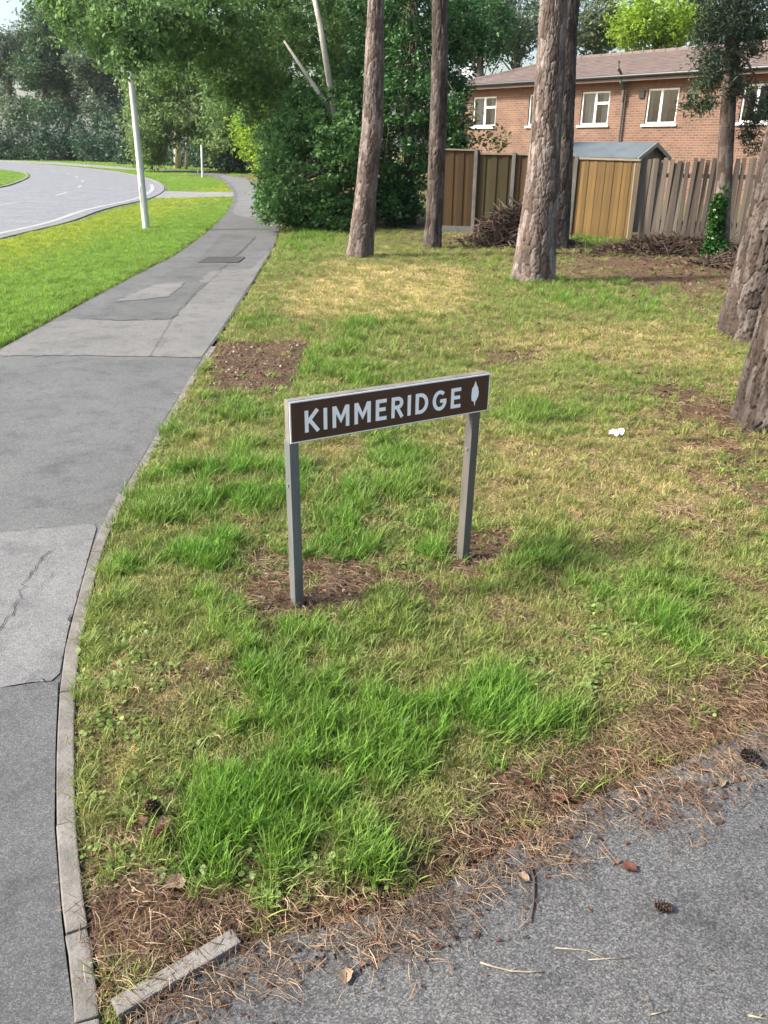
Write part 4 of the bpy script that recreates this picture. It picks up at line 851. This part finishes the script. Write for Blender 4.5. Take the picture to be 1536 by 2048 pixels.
# ------------------------------------------------------------------ grass, needles and litter as instanced ground cover
protos = bpy.data.collections.new('ground_cover_pieces'); pn = [0]
def proto(me, coll): o = bpy.data.objects.new('piece_%02d' % len(coll.objects), me); coll.objects.link(o)
def tuft(nb, rad, h, wd, lean, curl, seed, flat=0.0):
    r_ = np.random.default_rng(seed); V = []; Fc = []; tone = []
    for k in range(nb):
        a = r_.random() * 6.28; q = rad * math.sqrt(r_.random()); b = np.array([q * math.cos(a), q * math.sin(a), -.008]); az = r_.random() * 6.28
        H = h * (.45 + .75 * r_.random()); ln_ = lean * (.3 + r_.random()) + flat; d = np.array([math.cos(az), math.sin(az), 0]); sd_ = np.array([-d[1], d[0], 0]); ww = wd * (.7 + .6 * r_.random())
        pts = []; ang = ln_; p_ = b.copy(); seg = 4
        for i in range(seg + 1):
            pts.append(p_.copy()); st = H / seg; p_ = p_ + st * (d * math.sin(ang) + np.array([0, 0, math.cos(ang)])); ang += curl * (.4 + r_.random())
            p_[2] = max(p_[2], .003)
        i0 = len(V); tw = r_.normal(0, .25)
        for i in range(seg): 
            wv = ww * (1 - .55 * (i / seg) ** 1.5) / 2; s2 = sd_ * math.cos(tw * i) + d * math.sin(tw * i); V += [pts[i] - s2 * wv, pts[i] + s2 * wv]
        V.append(pts[seg]); 
        for i in range(seg - 1): Fc += [(i0 + 2 * i, i0 + 2 * i + 1, i0 + 2 * i + 3), (i0 + 2 * i, i0 + 2 * i + 3, i0 + 2 * i + 2)]
        Fc.append((i0 + 2 * seg - 2, i0 + 2 * seg - 1, i0 + 2 * seg))
    return smooth(mesh_np('tuft', V, Fc))
def cover_mat(name, trans=.3, rough=.5, lo=.6, hi=1.4, spec=.3):
    ma, nt, p = new_mat(name); a = node(nt, 'ShaderNodeAttribute', attribute_type='INSTANCER', attribute_name='tone')
    ge = node(nt, 'ShaderNodeNewGeometry'); rr = ramp(nt, ge.outputs['Random Per Island'], [(0, (lo, lo, lo * .95)), (.8, (1.08, 1.05, 1.0)), (1, (hi * 1.12, hi, hi * .9))])
    c = mixc(nt, a.outputs['Color'], rr, 1.0, 'MULTIPLY'); nt.links.new(c, p.inputs['Base Color']); set_in(p, 'Roughness', rough); set_in(p, 'Specular IOR Level', spec)
    tr = node(nt, 'ShaderNodeBsdfTranslucent'); nt.links.new(c, tr.inputs[0]); mx = node(nt, 'ShaderNodeMixShader'); set_in(mx, 0, trans)
    nt.links.new(p.outputs[0], mx.inputs[1]); nt.links.new(tr.outputs[0], mx.inputs[2]); nt.links.new(mx.outputs[0], nt.nodes['Material Output'].inputs[0]); return ma
M_blade = cover_mat('grass blades', .42); M_needle = cover_mat('fallen needles', .05, .6); M_flake = cover_mat('leaf fragments', .1, .85, .5, 1.3, .1); M_peb = cover_mat('pebbles', 0, .9, .8, 1.2, .2)
def collection(meshes, ma):
    c = bpy.data.collections.new('ground_cover_pieces')
    for me in meshes: me.materials.append(ma); proto(me, c)
    return c
def scatter(name, label, coll, P, rot, scale, idx, tone, **kw):
    me = bpy.data.meshes.new(name); n = len(P); me.vertices.add(n); me.vertices.foreach_set('co', P.astype(np.float32).ravel())
    for nm, ty, dat, key in (('rot', 'FLOAT_VECTOR', rot, 'vector'), ('size', 'FLOAT_VECTOR', scale, 'vector'), ('pick', 'INT', idx, 'value'), ('tone', 'FLOAT_COLOR', np.c_[tone, np.ones(n)], 'color')):
        a = me.attributes.new(nm, ty, 'POINT'); a.data.foreach_set(key, (dat.astype(np.int32) if ty == 'INT' else dat.astype(np.float32)).ravel())
    o = link(name, me, None, None, kind='stuff', label=label)
    g = bpy.data.node_groups.new(name + '_spread', 'GeometryNodeTree'); g.interface.new_socket('Geometry', in_out='INPUT', socket_type='NodeSocketGeometry'); g.interface.new_socket('Geometry', in_out='OUTPUT', socket_type='NodeSocketGeometry')
    gi = g.nodes.new('NodeGroupInput'); go = g.nodes.new('NodeGroupOutput'); ip = g.nodes.new('GeometryNodeInstanceOnPoints'); ci = g.nodes.new('GeometryNodeCollectionInfo')
    ci.inputs['Collection'].default_value = coll; ci.inputs['Separate Children'].default_value = True; ci.inputs['Reset Children'].default_value = True
    def na(nm, dt): x = g.nodes.new('GeometryNodeInputNamedAttribute'); x.data_type = dt; x.inputs[0].default_value = nm; return [s for s in x.outputs if s.enabled and s.name == 'Attribute'][0]
    er = g.nodes.new('FunctionNodeEulerToRotation'); L = g.links.new
    L(gi.outputs[0], ip.inputs['Points']); L(ci.outputs[0], ip.inputs['Instance']); ip.inputs['Pick Instance'].default_value = True
    L(na('pick', 'INT'), ip.inputs['Instance Index']); L(na('rot', 'FLOAT_VECTOR'), er.inputs[0]); L(er.outputs[0], ip.inputs['Rotation']); L(na('size', 'FLOAT_VECTOR'), ip.inputs['Scale'])
    L(ip.outputs[0], go.inputs[0]); md = o.modifiers.new('spread', 'NODES'); md.node_group = g
    return o
def spots(x0, x1, y0, y1, dens):
    n = int((x1 - x0) * (y1 - y0) * dens); return np.c_[x0 + (x1 - x0) * rng.random(n), y0 + (y1 - y0) * rng.random(n)]
def inframe(P, mg=.14):
    a, b, z = PROJ(np.c_[P, np.zeros(len(P))]); return (z > .1) & (a > -1536 * mg) & (a < 1536 * (1 + mg)) & (b < 2048 * 1.12)
kinds = [tuft(22, .030, .042, .0026, .5, .22, s) for s in (1, 2, 3)] + [tuft(20, .028, .105, .0033, .28, .20, s) for s in (4, 5, 6)] + [tuft(20, .035, .05, .0017, .9, .12, s, .35) for s in (7, 8, 9)]
def rosette(seed):
    r_ = np.random.default_rng(seed); V = []; Fc = []
    for k in range(11):
        a = r_.random() * 6.28; q = .034 * math.sqrt(r_.random()); c_ = np.array([q * math.cos(a), q * math.sin(a), .006 + .014 * r_.random()]); R_ = .005 + .005 * r_.random(); i0 = len(V); tl_ = r_.normal(0, .35, 2)
        for j in range(6): b_ = j * 1.047; V.append(c_ + R_ * np.array([math.cos(b_), math.sin(b_), tl_[0] * math.cos(b_) + tl_[1] * math.sin(b_)]))
        Fc += [(i0, i0 + 1, i0 + 2), (i0, i0 + 2, i0 + 3), (i0, i0 + 3, i0 + 4), (i0, i0 + 4, i0 + 5)]
    return mesh_np('tuft', V, Fc)
kinds += [rosette(s) for s in (11, 12, 13)]
gcoll = collection(kinds, M_blade)
acc = []
for (x0, x1, y0, y1, dens, k) in [(-1.5, 2.4, .95, 3.2, 4200, .95), (-2.0, 4.2, 3.2, 6.5, 1900, 1.1), (-2.6, 8.5, 6.5, 11, 700, 1.4), (-3.4, 9.5, 11, 18, 300, 1.9),
                              (-9, -3.1, 6, 14, 620, 1.4), (-9.5, -3.0, 14, 24, 420, 1.8), (-13, -3.0, 24, 48, 70, 3.2), (-60, 6, 48, 110, 7, 6.0), (-32, -13, 28, 62, 30, 4.0)]:
    P = spots(x0, x1, y0, y1, dens); P = P[inframe(P)]; acc.append(np.c_[P, np.full(len(P), k)])
S = np.concatenate(acc); x, y, ks = S.T
lush, straw, bare, need, left, da, dp, dr = fields(x, y)
u1 = rng.random(len(x)); dcr = np.minimum(sdist(x, y, cross), sdist(x, y, pav))
keep = (da > -.0) & (dp > .03 + .025 * (left < .5) * (y < 4)) & (dr > .12) & (dcr > .05)
pr = np.clip(1.0 - 1.0 * bare - .75 * np.clip(need, 0, 1), 0.02, 1) * np.clip(.62 + .5 * lush, 0, 1)
dist_fence = y < np.interp(x, [fa[0], ff[0], fg[0]], [fa[1], ff[1], fg[1]]) - .1
keep &= (u1 < pr) & (dist_fence | (x < .5) | (y > 40))
bush = (np.abs(x + 1.5) < 1.3) & (y > 17.4) & (y < 22); keep &= ~bush
x, y, ks, lush, straw, bare, need, left, da, dp, dr = (a[keep] for a in (x, y, ks, lush, straw, bare, need, left, da, dp, dr))
n = len(x); u2 = rng.random(n); lv = lush * (1 - .6 * straw)
isl = (u2 < np.clip(.16 + 1.1 * (lv - .30), .12, .75)) & (ks < 3) & (left < .5); isd = ~isl & (rng.random(n) < np.clip((.20 + straw * (.62 + .3 * sstep(7, 10, y)) - .12 * lush) * (1 - .85 * left), .03, .85))
isr = ~isl & ~isd & (rng.random(n) < .22 * sstep(.5, .68, fbm(x * 2.2, y * 2.2, 131))) & (y < 7) & (left < .5)
idx = np.where(isl, 3, np.where(isd, 6, np.where(isr, 9, 0))) + rng.integers(0, 3, n)
tn = np.tile(np.array([.22, .26, .08]), (n, 1)); tn = mixa(tn, (.125, .26, .035), np.clip(lv * 1.1, 0, 1)); tn = mixa(tn, (.25, .245, .08), np.clip(straw, 0, 1) * .6)
tn[isr] = np.array([.15, .225, .06]); tn[isd] = np.array([.50, .42, .21]) * ((.6 + .65 * rng.random(isd.sum())) * (1 + .35 * sstep(.6, 1, straw[isd]) * sstep(6, 9, y[isd])))[:, None]
tn = mixa(tn, (.20, .34, .055), left * .85 * (~isd)); yl = (left > .5) & (rng.random(n) < .6 * np.exp(-((x + 6.4) / 1.1) ** 2)); tn = mixa(tn, (.42, .42, .04), yl * .7)
tn *= 1.1 * (.62 + .5 * rng.random(n) + .5 * fbm(x * 9, y * 9, 91, 3))[:, None]
hz = np.where(isl, .40 + .50 * np.clip(lv, 0, 1), 1.0) * (.7 + .5 * rng.random(n)) * np.where(left > .5, 1.15, 1.0)
scl = np.c_[ks, ks, np.clip(ks, 0, 1.6) * hz * np.where(y > 20, .7, 1)]
Pz = np.c_[x, y, relief(x, y, da, dp, dr)]
rot = np.c_[rng.normal(0, .12, n), rng.normal(0, .12, n), rng.random(n) * 6.283]
scatter('grass', 'mixed green and straw coloured grass covering the verges beside the path', gcoll, Pz, rot, scl, idx, tn)
print('grass tufts', n)
# pine needles
def needles(nb, spread, seed, ln=.04, wd=.0007):
    r_ = np.random.default_rng(seed); mb = MB()
    for k in range(nb):
        a = r_.random() * 6.28; c_ = np.r_[r_.normal(0, spread, 2), .003 + .012 * r_.random() * (nb > 2)]; L = ln * (.5 + .7 * r_.random()); d = np.array([math.cos(a), math.sin(a), r_.normal(0, .06)]) * L / 2; bend = np.array([-math.sin(a), math.cos(a), 0]) * L * r_.normal(0, .06)
        mb.tube([c_ - d, c_ + bend + [0, 0, .002], c_ + d], [wd * .8, wd, wd * .5], 3, False)
    return mb.mesh('needles')
ncoll = collection([needles(13, .028, s) for s in (1, 2, 3)] + [needles(2, .004, s, .06, .0010) for s in (4, 5)] + [needles(1, 0, 6, .05, .0009)], M_needle)
P = np.concatenate([spots(-.8, 2.0, .95, 3.0, 3000), spots(-.6, 3, 3.0, 6, 350), spots(1.5, 7, 6, 14, 60)]); P = P[inframe(P)]
lush, straw, bare, need, left, da, dp, dr = fields(P[:, 0], P[:, 1])
pr = np.clip(need * .55 + .2 * bare + .03 + .05 * straw, 0, 1) * np.where(da < 0, np.clip(need, 0, 1) ** 1.3 * .8 + .010, 1); k = (rng.random(len(P)) < pr) & (dp > .05); P = P[k]; da = da[k]; dp = dp[k]; dr = dr[k]; need = need[k]
n = len(P); z = np.where(da < 0, .009, relief(P[:, 0], P[:, 1], da, dp, dr)); idx = np.where((da < 0) & (need < .35), rng.integers(3, 6, n), rng.integers(0, 5, n))
base = np.array([[.25, .165, .105], [.17, .105, .07], [.33, .25, .165], [.09, .055, .04], [.22, .15, .10]])[rng.integers(0, 5, n)]
sc_ = (.7 + .6 * rng.random(n)) * np.where(P[:, 1] > 3, 1.4, 1); scatter('pine_needles', 'brown fallen pine needles drifted along the edge of the side path', ncoll, np.c_[P, z + .004], np.c_[rng.normal(0, .05, n), rng.normal(0, .05, n), rng.random(n) * 6.28], np.c_[sc_, sc_, sc_], idx, base * (.7 + .6 * rng.random(n))[:, None])
# leaf fragments and crumbs of earth
def flake(seed):
    r_ = np.random.default_rng(seed); k = 6; a = np.sort(r_.random(k) * 6.28); rr = .6 + .5 * r_.random(k)
    V = [(0, 0, .25)] + [(math.cos(t) * q, math.sin(t) * q * .6, .35 * r_.random()) for t, q in zip(a, rr)]
    return mesh_np('flake', np.array(V) * .012, [(0, 1 + i, 1 + (i + 1) % k) for i in range(k)])
def pebble(seed):
    import bmesh
    r_ = np.random.default_rng(seed); bm = bmesh.new(); bmesh.ops.create_icosphere(bm, subdivisions=1, radius=.01)
    for v_ in bm.verts: v_.co *= .75 + .5 * r_.random(); v_.co.z *= .6
    me = bpy.data.meshes.new('pebble'); bm.to_mesh(me); bm.free(); return me
fcoll = collection([flake(s) for s in range(4)], M_flake)
P = np.concatenate([spots(-1.4, 2.2, .95, 3.2, 4200), spots(-2, 4, 3.2, 7.5, 900), spots(.5, 8, 7.5, 17, 170)]); P = P[inframe(P)]
lush, straw, bare, need, left, da, dp, dr = fields(P[:, 0], P[:, 1])
k = (rng.random(len(P)) < np.where(da < 0, .75 * np.clip(need, 0, 1) ** 1.2 + .006, np.clip(bare * .9 + need * .55 + .08, 0, 1))) & (dp > .04); P = P[k]; da = da[k]; dp = dp[k]; dr = dr[k]; n = len(P)
z = np.where(da < 0, .009, relief(P[:, 0], P[:, 1], da, dp, dr)); s_ = (.25 + .9 * rng.random(n) ** 2) * np.where(P[:, 1] > 3.2, 1.5, 1) * np.where(P[:, 1] > 7.5, 2.0, 1)
base = np.array([[.09, .052, .034], [.15, .095, .065], [.045, .03, .022], [.21, .155, .11], [.10, .042, .026]])[rng.integers(0, 5, n)]
scatter('leaf_litter', 'small brown leaf fragments lying on bare earth of the verge', fcoll, np.c_[P, z + .003], np.c_[rng.normal(0, .4, n), rng.normal(0, .4, n), rng.random(n) * 6.28], np.c_[s_, s_, s_], rng.integers(0, 4, n), base)
pcoll = collection([pebble(s) for s in range(4)], M_peb)
P = np.concatenate([spots(-1.5, -.4, 4.9, 7.2, 330), spots(-.7, .2, 2.4, 3.1, 400), spots(-.7, .6, 1.0, 2.2, 130)]); lush, straw, bare, need, left, da, dp, dr = fields(P[:, 0], P[:, 1])
k = (rng.random(len(P)) < bare ** 2 * .8) & (dp > .04) & (da > 0); P = P[k]; n = len(P); s_ = .3 + 1.3 * rng.random(n) ** 2.2
scatter('pebbles', 'grey and brown pebbles on the bare rectangular patch by the path', pcoll, np.c_[P, ground_z(P[:, 0], P[:, 1]) + .002], np.c_[rng.random((n, 3)) * 6.28], np.c_[s_, s_, s_], rng.integers(0, 4, n), np.array([[.19, .17, .15], [.13, .10, .08], [.09, .065, .05], [.26, .245, .23]])[rng.integers(0, 4, n)])

# ------------------------------------------------------------------ single pieces of litter
def gpt(px, py):
    q = G(px, py); d_ = sdist(np.array([q[0]]), np.array([q[1]]), ASPH)[0]
    q[2] = .009 if d_ < 0 else ground_z(q[0], q[1])[0] + .006; return q
M_cone = mat('pine cone scales', (.075, .042, .027), (.045, .027, .019), 30, .8)
def cone(label, px, py, sz=.045, tone=None):
    q = gpt(px, py); t = thing('pine_cone', label, 'pine cone', q, random.random() * 6, group='pine cones fallen by the paths')
    core = MB().tube([(-sz * .55, 0, sz * .33), (0, 0, sz * .36), (sz * .6, 0, sz * .3)], [sz * .2, sz * .26, sz * .06], 8).put('core', tone or M_cone, t)
    mb = MB()
    for r_ in range(6):
        xk = -sz * .5 + r_ * sz * .2; R_ = sz * .42 * math.sin(.5 + r_ * .42) + sz * .05
        for k in range(8):
            a = k * .785 + r_ * .4; dr_ = np.array([0, math.cos(a), math.sin(a)]); c_ = np.array([xk, 0, sz * .36]); tp_ = c_ + dr_ * R_ + np.array([sz * .14, 0, 0]); sd_ = np.array([0, -math.sin(a), math.cos(a)]) * sz * .1
            mb.add([c_ - sd_ * .5, c_ + sd_ * .5, tp_ + sd_, tp_ - sd_, tp_ + np.array([-sz * .05, 0, 0]) + dr_ * sz * .02], [(0, 1, 2, 3), (3, 2, 4), (0, 3, 4), (1, 4, 2), (0, 4, 1)])
    mb.put('scales', tone or M_cone, t)
cone('open brown pine cone in the needles at the bottom middle of the verge', 768, 1818, .052); cone('dark pine cone on the bare earth near the left edging', 308, 1640, .045); cone('blackish pine cone on the side path at the right edge', 1502, 1532, .05, mat('damp cone', (.025, .018, .016), rough=.8))
cone('small crushed pine cone lying out on the grey side path', 1325, 1825, .032)
cone('brown pine cone lower of the pair by the left edging', 322, 1692, .04, mat('red cone', (.10, .038, .024), (.06, .026, .017), 30, .8))
M_red_leaf = mat('red brown dead leaf', (.10, .036, .022), (.055, .024, .016), 25, .7); M_pale_leaf = mat('pale dead leaf', (.27, .19, .13), (.18, .125, .085), 25, .7); M_brown_leaf = mat('brown dead leaf', (.085, .052, .034), (.05, .033, .023), 25, .75); M_tan = mat('yellowish dead leaf', (.2, .17, .1), (.14, .12, .07), 25, .75)
def dead_leaf(label, px, py, sz, ma_, curl=.5):
    sz *= .72; q = gpt(px, py); t = thing('dead_leaf', label, 'leaf', q, random.random() * 6, group='dead leaves on the ground'); n = 7; V = []; Fc = []
    for i in range(n):
        u_ = i / (n - 1); wd = sz * .42 * math.sin(math.pi * (u_ ** .8)) * (1 + .25 * math.sin(9 * u_)) + .001
        for s_ in (-1, -.5, 0, .5, 1): V.append((sz * (u_ - .5), s_ * wd, sz * curl * (.45 * abs(s_) ** 1.5 * math.sin(math.pi * u_) + .5 * (u_ - .5) ** 2) + .003 + random.uniform(0, .004)))
    for i in range(n - 1):
        for k in range(4): Fc.append((i * 5 + k, i * 5 + k + 1, i * 5 + k + 6, i * 5 + k + 5))
    link('blade', smooth(mesh_np('blade', V, Fc)), ma_, t); MB().tube([(-sz * .75, 0, .004), (-sz * .5, 0, .005), (sz * .4, 0, .006 + sz * curl * .08)], [.001, .0012, .0006], 4).put('stalk', ma_, t)
for a in [('red brown curled leaf alone on the grey side path', 1258, 1744, .05, M_red_leaf), ('red leaf beside the cones near the left edging', 282, 1662, .055, M_red_leaf), ('red leaf in the needles at the upper end of the needle drift', 1062, 1583, .075, M_red_leaf), ('red leaf just right of the other red leaf in the needle drift', 1118, 1606, .07, M_red_leaf),
          ('dark red leaf below the lush grass clump', 968, 1702, .06, M_red_leaf), ('brown leaf left of the dark red leaf below the lush grass', 920, 1725, .06, M_brown_leaf), ('pale pinkish leaf on bare earth left of the lush clump', 352, 1787, .07, M_pale_leaf), ('pale leaf where the needles meet the side path at the bottom', 692, 1962, .05, M_pale_leaf), ('yellowish leaf beside the bottom pine cone', 792, 1824, .055, M_tan),
          ('pale leaf beside the brown twig at the edge of the side path', 1046, 1764, .045, M_pale_leaf), ('yellowish leaf at the needle edge near the right side', 1440, 1574, .05, M_tan), ('pale leaf between the two pine cones near the left edging', 330, 1664, .05, M_pale_leaf), ('brown leaf low in the needles left of the bottom cone', 700, 1822, .05, M_red_leaf), ('dark brown leaf at the foot of the lush clump', 560, 1775, .05, M_brown_leaf), ('brown leaf by the foot of the right sign post', 985, 1102, .06, M_brown_leaf), ('brown leaf on the bare earth right of the left sign post', 812, 1142, .055, M_brown_leaf)]: dead_leaf(*a)
M_twig = mat('brown twig', (.085, .06, .046), (.05, .036, .028), 30, .85); M_straw = mat('pale dry stem', (.33, .28, .21), (.24, .2, .145), 30, .7)
def twig(label, pts, rad, ma_):
    P = [gpt(*q) for q in pts]; o_ = P[0].copy(); t = thing('twig', label, 'twig', o_, group='twigs on the side path'); 
    MB().tube([q - o_ + [0, 0, rad] for q in P], [rad] + [rad * .85] * (len(P) - 2) + [rad * .5], 7).put('stem', ma_, t, sm=True)
    mid_ = P[len(P) // 2] - o_ + [0, 0, rad]; MB().tube([mid_, mid_ + [rad * 5, rad * 3, rad * .6]], [rad * .6, rad * .3], 5).put('side_shoot', ma_, t)
twig('pale curved twig lying at the bottom of the side path', [(960, 1932), (985, 1940), (1020, 1949), (1055, 1951), (1088, 1950)], .0022, M_straw)
twig('brown upright looking twig at the edge of the needles', [(1062, 1742), (1068, 1770), (1067, 1810), (1060, 1852)], .0032, M_twig)
twig('thin pale twig right of the curved one on the side path', [(1175, 1926), (1215, 1924), (1258, 1922)], .0014, M_straw)
twig('thin pale bent twig below the thin straight one', [(1110, 1902), (1160, 1906), (1175, 1908), (1262, 1950)], .0012, M_straw)
twig('short pale twig in the bottom right corner of the side path', [(1495, 2038), (1515, 2042), (1540, 2048)], .0022, M_straw)
twig('short pale twig at the bottom edge of the side path', [(1300, 2036), (1328, 2030)], .0016, M_straw)
twig('dark stub of wood beside the white paper on the lawn', [(1252, 862), (1260, 855), (1268, 850)], .008, M_twig)
wp = gpt(1230, 882); t = thing('paper_scrap', 'crumpled white paper scrap on the lawn right of the sign', 'litter', wp, .3); n = 9; V = []
for i in range(n):
    for k in range(n): V.append(((i / 8 - .5) * .085 + rng.normal(0, .003), (k / 8 - .5) * .05 + rng.normal(0, .003), .02 + .014 * math.sin(i * 1.7 + k) + rng.normal(0, .004)))
link('sheet', mesh_np('sheet', V, [(i * n + k, i * n + k + 1, (i + 1) * n + k + 1, (i + 1) * n + k) for i in range(n - 1) for k in range(n - 1)]), mat('white paper', (.8, .8, .78), rough=.8), t)
MB().box(.02, .05, -.012, .014, .03, .042).put('fold', bpy.data.materials['white paper'], t)

# ------------------------------------------------------------------ air
M_haze = bpy.data.materials.new('air'); M_haze.use_nodes = True; hn_ = M_haze.node_tree; hn_.nodes.remove(hn_.nodes['Principled BSDF'])
pv = hn_.nodes.new('ShaderNodeVolumePrincipled'); pv.inputs['Color'].default_value = (.86, .93, 1, 1); pv.inputs['Density'].default_value = .00016; pv.inputs['Anisotropy'].default_value = .2
hn_.links.new(pv.outputs[0], hn_.nodes['Material Output'].inputs['Volume'])
MB().box(-900.5, 900.5, -900.5, 900.5, -1.2, 38).put('haze', M_haze, kind='stuff')
